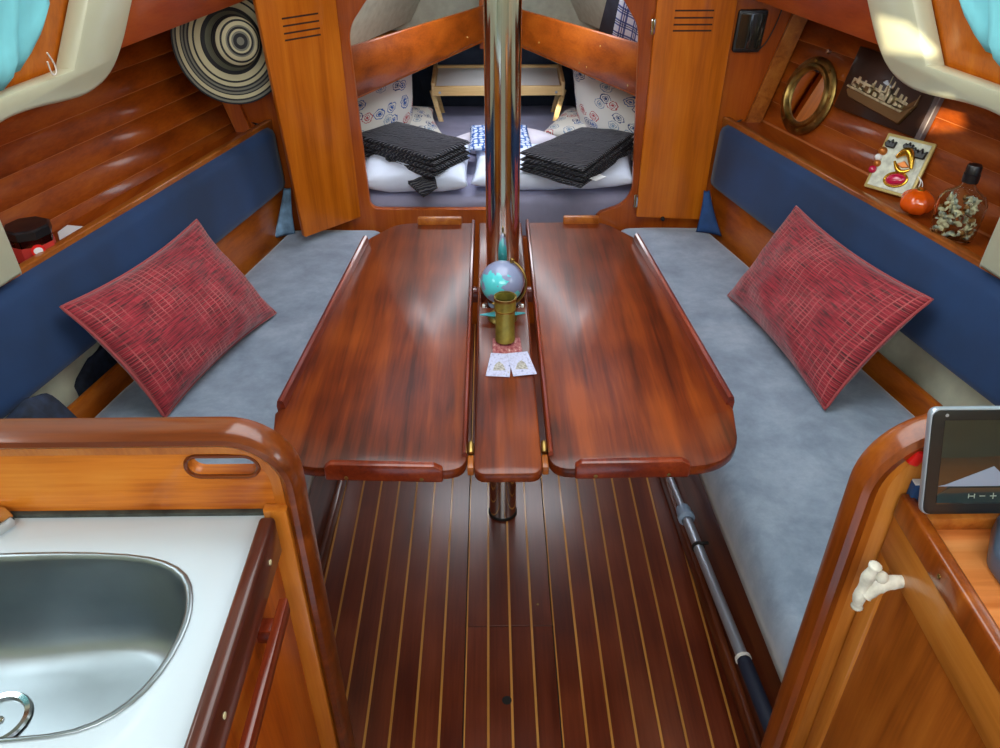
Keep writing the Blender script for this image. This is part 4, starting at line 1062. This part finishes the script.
# ---------------------------------------------------------------- right hull side things
E1 = Vector((0.30, -1.0, 0)).normalized()          # aft along the right hull
HN = Vector((-0.927, -0.278, 0.253)).normalized()
HB_ = Vector(HN).cross(E1).normalized()
if HB_.z < 0: HB_ = -HB_


def hull_pt(Y, z, w=0.0): return Vector((side(xh(Y, z), 1), Y, z)) + HN * w


pm = thing('porthole_mirror', 'round brass porthole mirror with bolts on the right hull planking', 'mirror', hull_pt(2.54, 0.80))
pc = hull_pt(2.538, 0.912, 0.004)
PB = Matrix((E1, HB_, E1.cross(HB_))).transposed()
if (PB @ Vector((0, 0, 1))).dot(HN) < 0: PB = Matrix((HB_, E1, HB_.cross(E1))).transposed()
lathe('flange', [(0.078, 0.0), (0.116, 0.0), (0.118, 0.005), (0.112, 0.010), (0.098, 0.012), (0.094, 0.020), (0.086, 0.022), (0.080, 0.016), (0.078, 0.004)], pc, M['brass'], pm, 56, PB)
lathe('mirror_glass', [(0, 0.006), (0.080, 0.006), (0.080, 0.002), (0, 0.002)], pc, M['mirror'], pm, 48, PB)
for k in range(8):
    a = 2 * PI * k / 8 + 0.2
    lathe('bolt', [(0, 0.006), (0.005, 0.004), (0.006, 0)], pc + PB @ Vector((0.105 * math.cos(a), 0.105 * math.sin(a), 0.0105)), M['brass'], pm, 10, PB)
lathe('hanging_eye', [(0, 0.012), (0.006, 0.010), (0.008, 0)], hull_pt(2.538, 1.045, 0.004), M['chrome'], pm, 12, PB)

pq = thing('ship_plaque', 'dark wooden plaque with pewter relief of a ship on the right hull side', 'plaque', hull_pt(2.25, 0.93))
def fq(u, v, w):
    if w > 0.0165: v -= 0.022   # u = distance aft from Y 2.40, v = height above 0.925
    return hull_pt(2.405, 0.915, 0.003) + E1 * u + HB_ * v + HN * w
prism('board', [(0, 0), (0.335, 0.008), (0.335, 0.175), (0, 0.175)], 0.0, 0.016, M['plaque'], pq, 0.003, 2, fn=fq)
M['plaqueedge'] = plain('grey_plaque_edge', (96, 84, 84), 0.4)
prism('end_strip', [(0.337, 0.004), (0.356, 0.004), (0.356, 0.175), (0.337, 0.175)], 0.0, 0.018, M['plaqueedge'], pq, 0.002, 1, fn=fq)
prism('ship_hull', [(0.030, 0.078), (0.050, 0.062), (0.270, 0.045), (0.300, 0.105), (0.286, 0.100), (0.262, 0.078), (0.040, 0.092)], 0.016, 0.026, M['hullbronze'], pq, 0.003, 1, fn=fq)
prism('deck_line', [(0.030, 0.088), (0.262, 0.074), (0.264, 0.081), (0.032, 0.095)], 0.016, 0.029, M['pewter'], pq, 0.001, 1, fn=fq)
for (u, w_, h) in ((0.045, 0.02, 0.016), (0.075, 0.016, 0.012), (0.112, 0.014, 0.020), (0.135, 0.020, 0.014), (0.160, 0.024, 0.018), (0.183, 0.012, 0.034), (0.200, 0.016, 0.022), (0.222, 0.018, 0.010), (0.242, 0.014, 0.008)):
    prism('superstructure', [(u, 0.084), (u + w_, 0.084), (u + w_ * .9, 0.086 + h), (u + w_ * .2, 0.088 + h)], 0.016, 0.027, M['pewter'], pq, 0.002, 1, fn=fq)
tubeo('ship_mast', [fq(0.178, 0.08, 0.022), fq(0.178, 0.152, 0.022)], 0.0014, M['pewter'], pq, 6)
tubeo('ship_mast', [fq(0.118, 0.08, 0.022), fq(0.118, 0.118, 0.022)], 0.0014, M['pewter'], pq, 6)
tubeo('jack_staff', [fq(0.290, 0.085, 0.022), fq(0.296, 0.130, 0.022)], 0.0014, M['pewter'], pq, 6)

# relief tile: leaning on the hull ---------------------------------------
rt = thing('mask_tile', 'cream ceramic tile with gilt mask and ruby relief leaning on the right shelf', 'tile', (1.07, 2.05, 0.79))
TO = Vector((1.030, 2.078, 0.792)); tu = Vector((0.088, -0.100, -0.0)).normalized(); tv = Vector((0.055, 0.035, 0.125)).normalized()
tv = (tv - tu * tv.dot(tu)).normalized(); tn = tu.cross(tv).normalized()
if tn.y > 0: tn = -tn
fR = lambda u, v, w: TO + tu * u + tv * v + tn * w
Wt, Ht = 0.130, 0.150
prism('slab', [(0, 0), (Wt, 0), (Wt, Ht), (0, Ht)], 0.0, 0.010, M['tileedge'], rt, 0.003, 2, fn=fR)
prism('face', [(0.008, 0.008), (Wt - .008, 0.008), (Wt - .008, Ht - .008), (0.008, Ht - .008)], 0.010, 0.0125, M['tilec'], rt, 0.001, 1, fn=fR)
arc = [fR(0.052 + 0.050 * (k / 12), 0.082 + 0.030 * math.sin(PI * k / 12) - 0.02 * k / 12 + 0.01, 0.020) for k in range(13)]
tubeo('gilt_brow', arc, [0.004 + 0.008 * math.sin(PI * k / 12) for k in range(13)], M['gold'], rt, 12)
arc = [fR(0.052 + 0.046 * (k / 12), 0.082 - 0.016 * math.sin(PI * k / 12) - 0.012 * k / 12, 0.018) for k in range(13)]
tubeo('gilt_lip', arc, [0.003 + 0.004 * math.sin(PI * k / 12) for k in range(13)], M['gold'], rt, 10)
bm = bmesh.new(); bmesh.ops.create_icosphere(bm, subdivisions=3, radius=1.0)
bmesh.ops.transform(bm, matrix=Matrix.Translation(fR(0.074, 0.038, 0.014)) @ (Matrix((tu, tv, tn)).transposed() @ Matrix.Rotation(0.3, 3, 'Z')).to_4x4() @ Matrix.Diagonal((0.026, 0.016, 0.011, 1)), verts=bm.verts[:]); obj('ruby_cabochon', bm, M['ruby'], rt, True)
tubeo('ruby_setting', [fR(0.074 + 0.028 * math.cos(a) - .006 * math.sin(a), 0.038 + 0.018 * math.sin(a) + .008 * math.cos(a), 0.014) for a in [2 * PI * k / 24 for k in range(24)]], 0.003, M['gold'], rt, 8, True)
prism('gem_eye', [(0.056, 0.076), (0.075, 0.090), (0.094, 0.076), (0.076, 0.070)], 0.012, 0.016, M['skin'], rt, 0.002, 1, fn=fR)
for (u, v, s_) in ((0.022, 0.122, 1.0), (0.068, 0.126, 0.9), (0.104, 0.114, 1.2), (0.086, 0.118, 0.8)):
    prism('black_plume', [(u - 0.016 * s_, v), (u - 0.008 * s_, v + 0.010 * s_), (u - 0.004 * s_, v + 0.004 * s_), (u + 0.002 * s_, v + 0.015 * s_), (u + 0.006 * s_, v + 0.004 * s_), (u + 0.015 * s_, v + 0.010 * s_), (u + 0.013 * s_, v - 0.010 * s_), (u - 0.010 * s_, v - 0.010 * s_)], 0.012, 0.022, M['plume'], rt, 0.003, 1, fn=fR)
for (u, v, m_, r) in ((0.010, 0.100, 'skin', .012), (0.006, 0.082, 'white', .010), (0.010, 0.066, 'skin', .010), (0.005, 0.048, 'ruby', .011)):
    bm = bmesh.new(); bmesh.ops.create_icosphere(bm, subdivisions=2, radius=r); bmesh.ops.translate(bm, verts=bm.verts[:], vec=fR(u, v, 0.014)); obj('bead', bm, M[m_], rt, True)
for q in (0, 1):
    tubeo('hanging_string', smooth_path([fR(Wt - .004, 0.060, 0.014), fR(Wt + 0.012 + q * .006, 0.045, 0.02), fR(Wt + 0.006 + q * .012, 0.02, 0.02), fR(Wt + 0.012 + q * .012, 0.002, 0.018)], 2), 0.0014, M['string'], rt, 6)
bb = thing('orange_bauble', 'glossy orange glass pumpkin ball on the right shelf below the tile', 'ornament', (1.085, 1.905, 0.79))
bm = bmesh.new(); bmesh.ops.create_uvsphere(bm, u_segments=40, v_segments=20, radius=0.041)
for v in bm.verts:
    a = math.atan2(v.co.y, v.co.x); k_ = 1 + 0.05 * math.cos(8 * a); v.co.x *= k_; v.co.y *= k_; v.co.z *= 0.80
bmesh.ops.translate(bm, verts=bm.verts[:], vec=Vector((1.085, 1.895, 0.8225)))
M['pumpkin'] = plain('orange_lacquer', (226, 88, 14), 0.12, coat=1)
obj('body', bm, M['pumpkin'], bb, True)
lathe('cap', [(0.010, 0), (0.010, 0.006), (0, 0.008)], (1.085, 1.895, 0.853), M['gold'], bb, 14)
bt_ = thing('shell_bottle', 'flat glass bottle with black cap full of shells at the end of the right shelf', 'bottle', (1.108, 1.735, 0.79))
# flask: elliptical sections
BC = Vector((1.105, 1.742, 0.7915)); bm = bmesh.new(); rings = []
pf = [(0.030, 0.0), (0.042, 0.004), (0.046, 0.02), (0.050, 0.07), (0.049, 0.085), (0.040, 0.102), (0.020, 0.115), (0.014, 0.122), (0.0135, 0.150), (0.0115, 0.150), (0.0115, 0.122), (0.018, 0.112), (0.038, 0.098), (0.046, 0.083), (0.0465, 0.07), (0.043, 0.02), (0.039, 0.008), (0.028, 0.004)]
fl_dir = Vector((0.75, -0.66, 0)); fl_n = Vector((0.66, 0.75, 0))
for r, h in pf:
    r *= 1.10; h *= 1.10
    fy = 0.55 if r > 0.025 else 0.55 + 0.45 * (0.025 - r) / 0.0135
    rings.append([bm.verts.new(BC + fl_dir * (r * math.copysign(abs(math.cos(a)) ** .8, math.cos(a))) + fl_n * (r * fy * math.copysign(abs(math.sin(a)) ** .8, math.sin(a))) + Vector((0, 0, h))) for a in [2 * PI * k / 28 for k in range(28)]])
for a, b_ in zip(rings, rings[1:]):
    for j in range(28): bm.faces.new((a[j], a[(j + 1) % 28], b_[(j + 1) % 28], b_[j]))
bm.faces.new(rings[0]); bm.faces.new(rings[-1])
obj('glass', bm, M['clear_glass'], bt_, True)
lathe('screw_cap', [(0.0, 0.182), (0.014, 0.182), (0.0165, 0.178), (0.0165, 0.162), (0.018, 0.161), (0.018, 0.142), (0.0155, 0.141)], BC, M['black'], bt_, 24)
rnd = random.Random(5)
for k in range(120):
    h = 0.010 + rnd.random() * 0.098; a = rnd.random() * 2 * PI; r = (0.030 + 0.012 * rnd.random()) * (1 if h < .07 else .8)
    p = BC + fl_dir * r * 1.05 * math.cos(a) + fl_n * r * 0.45 * math.sin(a) + Vector((0, 0, h))
    bm = bmesh.new(); bmesh.ops.create_icosphere(bm, subdivisions=1, radius=0.0095 + rnd.random() * 0.002)
    bmesh.ops.transform(bm, matrix=Matrix.Translation(p) @ Matrix.Rotation(rnd.random() * 3, 4, 'X') @ Matrix.Rotation(rnd.random() * 3, 4, 'Y') @ Matrix.Diagonal((1, 0.8, 0.3, 1)), verts=bm.verts[:])
    obj('shell', bm, M[('shellA', 'shellB', 'shellC', 'shellA')[k % 4]], bt_, True)

# black device on bulkhead
dv = thing('black_panel', 'small black glass instrument panel on the bulkhead by the right door', 'instrument', (0.83, 2.68, 1.01))
plate('casing', [rounded([(0.782, 1.012), (0.872, 1.012), (0.880, 1.140), (0.786, 1.140)], 0.010, 4)], 0.016, M['black'], dv, 0.004, fn=lambda u, v, w: (u, 2.692 + w, v))
plate('display', [rounded([(0.790, 1.022), (0.864, 1.022), (0.871, 1.130), (0.793, 1.130)], 0.004, 3)], 0.002, M['screen'], dv, 0.0005, fn=lambda u, v, w: (u, 2.6832 + w, v))
tubeo('cable', smooth_path([(0.872, 2.694, 1.02), (0.892, 2.696, 1.04), (0.915, 2.696, 1.10), (0.93, 2.696, 1.18)], 2), 0.002, M['rubber'], dv, 6)

# ---------------------------------------------------------------- curtains
for sg in (-1, 1):
    cu = thing('window_curtain', 'teal gathered curtain with white cord over the %s window' % ('left' if sg < 0 else 'right'), 'curtain', (side(0.87, sg), 1.4, 1.25), 'teal window curtains')
    f2 = lambda u, v, w, sg=sg: Vector((side(xf(u, v) - w, sg), u, v))
    bm = bmesh.new(); nu, nv = 90, 16; g = {}; c0 = 1.612 if sg < 0 else 1.60
    for sdz in (0, 1):
        for i in range(nu + 1):
            for j in range(nv + 1):
                u = i / nu; v = j / nv
                y = c0 + 0.02 * v - 0.95 * u
                zb = 1.225 + 0.10 * math.exp(-u * 22) + 0.004 * math.sin(u * 95) + (0.01 if sg > 0 else 0)
                if sg < 0: zb -= 0.018
                z = zb + (1.57 - zb) * v
                fold = 0.007 * math.sin(u * 60 + math.sin(v * 5) * 1.2) + 0.004 * math.sin(u * 133 + v * 3)
                w = 0.010 + fold * (1.0 + 0.6 * (1 - v)) * min(1, u * 12) + (0.010 * math.exp(-((v - 0.10) / 0.08) ** 2)) - sdz * 0.004 - 0.012 * math.exp(-v * 20)
                g[sdz, i, j] = bm.verts.new(f2(y, z, w))
    for sdz in (0, 1):
        for i in range(nu):
            for j in range(nv): bm.faces.new((g[sdz, i, j], g[sdz, i + 1, j], g[sdz, i + 1, j + 1], g[sdz, i, j + 1]))
    for i in range(nu):
        for j in (0, nv): bm.faces.new((g[0, i, j], g[0, i + 1, j], g[1, i + 1, j], g[1, i, j]))
    for j in range(nv):
        for i in (0, nu): bm.faces.new((g[0, i, j], g[0, i, j + 1], g[1, i, j + 1], g[1, i, j]))
    obj('cloth', bm, M['teal'], cu, True)
    tubeo('curtain_wire', [f2(1.74, 1.50, 0.004), f2(0.5, 1.50, 0.004)], 0.002, M['steel'], cu, 6)
    if sg < 0:
        tubeo('cord', smooth_path([f2(1.62, 1.252, 0.012), f2(1.645, 1.225, 0.012), f2(1.648, 1.206, 0.015), f2(1.634, 1.206, 0.015), f2(1.622, 1.235, 0.012)], 2), 0.0016, M['string'], cu, 6)

# ---------------------------------------------------------------- forward cabin
o = prism('berth_mattress', rounded([(-0.62, 2.745), (0.67, 2.745), (0.42, 3.95), (-0.37, 3.95)], 0.04, 4), 0.315, 0.500, M['mattress'], None, 0.03, 4)
tag(o, 'grey lilac mattress filling the forward berth', 'mattress')
for sg in (-1, 1):
    o = prism('berth_fiddle_board', [(0, 0.855), (0.99, 0.862), (0.99, 0.995), (0, 1.02)], -0.008, 0.008, M['berthboard'], None, 0.003, 1,
              fn=lambda u, v, w, sg=sg: (side(0.492 - 0.452 * u / 0.99 + w, sg), 2.76 + u * 0.93, v))
    tag(o, 'varnished shelf board running to the bow above the %s of the berth' % ('left' if sg < 0 else 'right'), 'board', 'shelf boards over the berth')
    for (u, z) in ((0.25, 0.97), (0.33, 0.88), (0.38, 0.885), (0.07, 0.875), (0.68, 0.90)) if sg > 0 else ((0.80, 0.90),):
        lathe('screw', [(0, 0.001), (0.0035, 0.0005), (0.004, -0.002)], (side(0.492 - 0.452 * u / 0.99 - 0.0085, sg), 2.76 + u * 0.93, z), M['brass'], o, 8, basis((-sg, 0, 0)))
o = boxo('bow_post', (0.0, 3.72, 0.94), (0.09, 0.03, 0.26), M['berthboard'], None, 0.003); tag(o, 'varnished upright where the two shelf boards meet at the bow', 'post')

# bed tray
tr = thing('bed_tray', 'pale pine breakfast tray with white top and folding legs at the bow end', 'tray', (0.03, 3.72, 0.50))
TX0, TX1, TY0, TY1, TZ2 = -0.245, 0.315, 3.66, 3.92, 0.635
prism('tray_bottom', [(TX0, TY0), (TX1, TY0), (TX1, TY1), (TX0, TY1)], TZ2 + 0.01, TZ2 + 0.018, M['paper'], tr, 0, fn=lambda a, b, c: (a, b, c + 0.10 * (b - TY0)))
tilt = lambda a, b, c: (a, b, c + 0.10 * (b - TY0))
prism('front_rim', [(TX0 - .01, TY0 - .012), (TX1 + .01, TY0 - .012), (TX1 + .01, TY0), (TX0 - .01, TY0)], TZ2 - 0.012, TZ2 + 0.030, M['pine'], tr, 0.002, 1, fn=tilt)
prism('back_rim', [(TX0 - .01, TY1), (TX1 + .01, TY1), (TX1 + .01, TY1 + .012), (TX0 - .01, TY1 + .012)], TZ2 - 0.012, TZ2 + 0.030, M['pine'], tr, 0.002, 1, fn=tilt)
for x in (TX0 - .012, TX1 + .012):
    prism('side_rim', [(x - .008, TY0 - .012), (x + .008, TY0 - .012), (x + .008, TY1 + .012), (x - .008, TY1 + .012)], TZ2 - 0.014, TZ2 + 0.048, M['pine'], tr, 0.003, 1, fn=tilt)
    s_ = -1 if x < 0 else 1
    for dy in (0.02, 0.16):
        boxo('leg', (x - s_ * 0.012 + s_ * 0.0, TY0 + dy, 0.565), (0.022, 0.012, 0.155), M['pine'], tr, 0.002, Matrix.Rotation(s_ * 0.22 * (1 if dy < .1 else .6), 3, 'Y') if False else Matrix.Rotation(-s_ * -0.25, 3, 'Y'))
    lathe('leg_pivot', [(0, 0.002), (0.006, 0.001), (0.006, -0.003)], (x - s_ * 0.03, TY0 - 0.013, TZ2 + 0.002), M['greyal'], tr, 12, basis((0, -1, 0)))

# pillows and bedding
o = pillow('printed_pillow', [(-0.545, 2.98, 0.52), (-0.345, 3.42, 0.52), (-0.330, 3.50, 0.835), (-0.600, 2.98, 0.80)], 0.12, M['nautical'], None, 0.02, 20, 0.006, 0.4, 2); tag(o, 'nautical print pillow standing on edge at left of the berth', 'pillow', 'nautical print pillows')
o = pillow('printed_pillow', [(-0.50, 3.20, 0.535), (-0.20, 3.36, 0.535), (-0.26, 3.66, 0.56), (-0.50, 3.56, 0.58)], 0.11, M['nautical'], None, 0.02, 20, 0.006, 0.4, 5); tag(o, 'nautical print pillow lying flat behind the left black blanket', 'pillow', 'nautical print pillows')
o = pillow('printed_pillow', [(0.395, 3.46, 0.52), (0.60, 2.98, 0.52), (0.655, 2.98, 0.76), (0.345, 3.48, 0.825)], 0.12, M['nautical'], None, 0.02, 20, 0.006, 0.4, 9); tag(o, 'nautical print pillow standing on edge at right of the berth', 'pillow', 'nautical print pillows')
o = pillow('printed_pillow', [(0.22, 3.40, 0.53), (0.58, 3.12, 0.54), (0.60, 3.40, 0.56), (0.34, 3.66, 0.55)], 0.11, M['nautical'], None, 0.02, 20, 0.006, 0.4, 14); tag(o, 'nautical print pillow lying flat behind the right black blanket', 'pillow', 'nautical print pillows')
o = pillow('white_pillow', [(-0.475, 2.75, 0.55), (-0.085, 2.74, 0.55), (-0.075, 3.12, 0.56), (-0.52, 3.16, 0.56)], 0.125, M['sheet'], None, 0.01, 26, 0.012, 0.33, 3); tag(o, 'pale blue white pillow under the left black blanket', 'pillow', 'plain pale pillows')
o = pillow('white_pillow', [(-0.075, 2.77, 0.545), (0.525, 2.76, 0.55), (0.56, 3.10, 0.56), (-0.06, 3.12, 0.55)], 0.11, M['sheet'], None, 0.01, 26, 0.012, 0.33, 6); tag(o, 'pale blue white pillow under the right black blanket', 'pillow', 'plain pale pillows')
o = pillow('white_cushion', [(-0.20, 3.25, 0.53), (0.10, 3.10, 0.545), (0.30, 3.30, 0.53), (0.05, 3.50, 0.53)], 0.09, M['cotton'], None, 0.005, 18, 0.004, 0.3, 8); tag(o, 'white cushion between the two black blankets', 'cushion')
o = pillow('hexagon_cushion', [(-0.085, 2.98, 0.600), (0.165, 2.98, 0.600), (0.150, 3.26, 0.606), (-0.085, 3.26, 0.606)], 0.035, M['hex'], None, 0.004, 14, 0.002, 0.3, 1); tag(o, 'small blue and white hexagon patterned cushion behind the steel post', 'cushion')


def blanket(label, cs, n, dz, tagpos=None, z0=0.60):
    t = thing('folded_blanket', label, 'blanket', sum((Vector(c + (z0,)) for c in cs), Vector()) / 4, 'folded black blankets')
    r = random.Random(len(label))
    for k in range(n):
        c = []
        for x, y in cs: c.append((x + r.uniform(-.008, .008), y + r.uniform(-.010, .010), z0 + k * dz))
        ctr = sum((Vector(p) for p in c), Vector()) / 4
        c = [ctr + (Vector(p) - ctr) * (1 - 0.012 * k) for p in c]
        pillow('fold', c, dz * 1.35, M['blanket'], t, 0.003, 22, 0.006, 0.16, k + len(label))
    return t


bl = blanket('folded black ribbed blanket on the left pale pillow', [(-0.205, 2.70), (-0.070, 2.90), (-0.375, 3.17), (-0.53, 2.98)], 4, 0.019, z0=0.595)
br = blanket('folded black ribbed blanket with white care tag on the right pale pillow', [(0.315, 2.60), (0.56, 3.02), (0.360, 3.10), (0.095, 2.79)], 4, 0.019, z0=0.590)
pillow('drape', [(-0.24, 2.665, 0.535), (-0.19, 2.69, 0.560), (-0.22, 2.86, 0.600), (-0.44, 2.96, 0.59)], 0.02, M['blanket'], bl, 0.0, 10, 0.004, 0.2)
prism('care_tag', [(0.365, 2.640), (0.405, 2.680), (0.385, 2.705), (0.345, 2.665)], 0.600, 0.602, M['paper'], br, 0)
# plaid cloth and dark strap on the right headliner
fh = lambda u, v, w: (side(0.78 - 0.36 * u - 0.55 * v - w, 1), 2.74 + u, 0.90 + v)
o = prism('dark_curtain', [(0.94, -0.03), (0.68, 0.153), (0.52, 0.27), (0.40, 0.28), (0.54, 0.175), (0.80, -0.028)], 0.004, 0.012, M['navylin'], None, 0.001, 1, fn=fh); tag(o, 'dark cloth strip hanging beside the plaid cloth in the forward cabin', 'cloth')
bm = bmesh.new(); uvl = bm.loops.layers.uv.new('UVMap'); g = {}
for i in range(11):
    for j in range(9):
        a = i / 10; b_ = j / 8
        u = (0.81 * (1 - b_) + 0.41 * b_) * (1 - a) + (0.44 * (1 - b_) + 0.20 * b_) * a; v = (-0.028 * (1 - b_) + 0.28 * b_) * (1 - a) + (-0.028 * (1 - b_) + 0.20 * b_) * a
        g[i, j] = bm.verts.new(fh(u, v, 0.016 + 0.004 * math.sin(i * 1.3)))
for i in range(10):
    for j in range(8):
        f = bm.faces.new((g[i, j], g[i + 1, j], g[i + 1, j + 1], g[i, j + 1]))
        for l, c in zip(f.loops, ((i, j), (i + 1, j), (i + 1, j + 1), (i, j + 1))): l[uvl].uv = (c[0] / 10, c[1] / 8)
bmesh.ops.solidify(bm, geom=bm.faces[:], thickness=0.003)
tag(obj('plaid_cloth', bm, M['plaid'], None, True), 'blue and white plaid cloth hanging in the forward cabin at upper right', 'cloth')
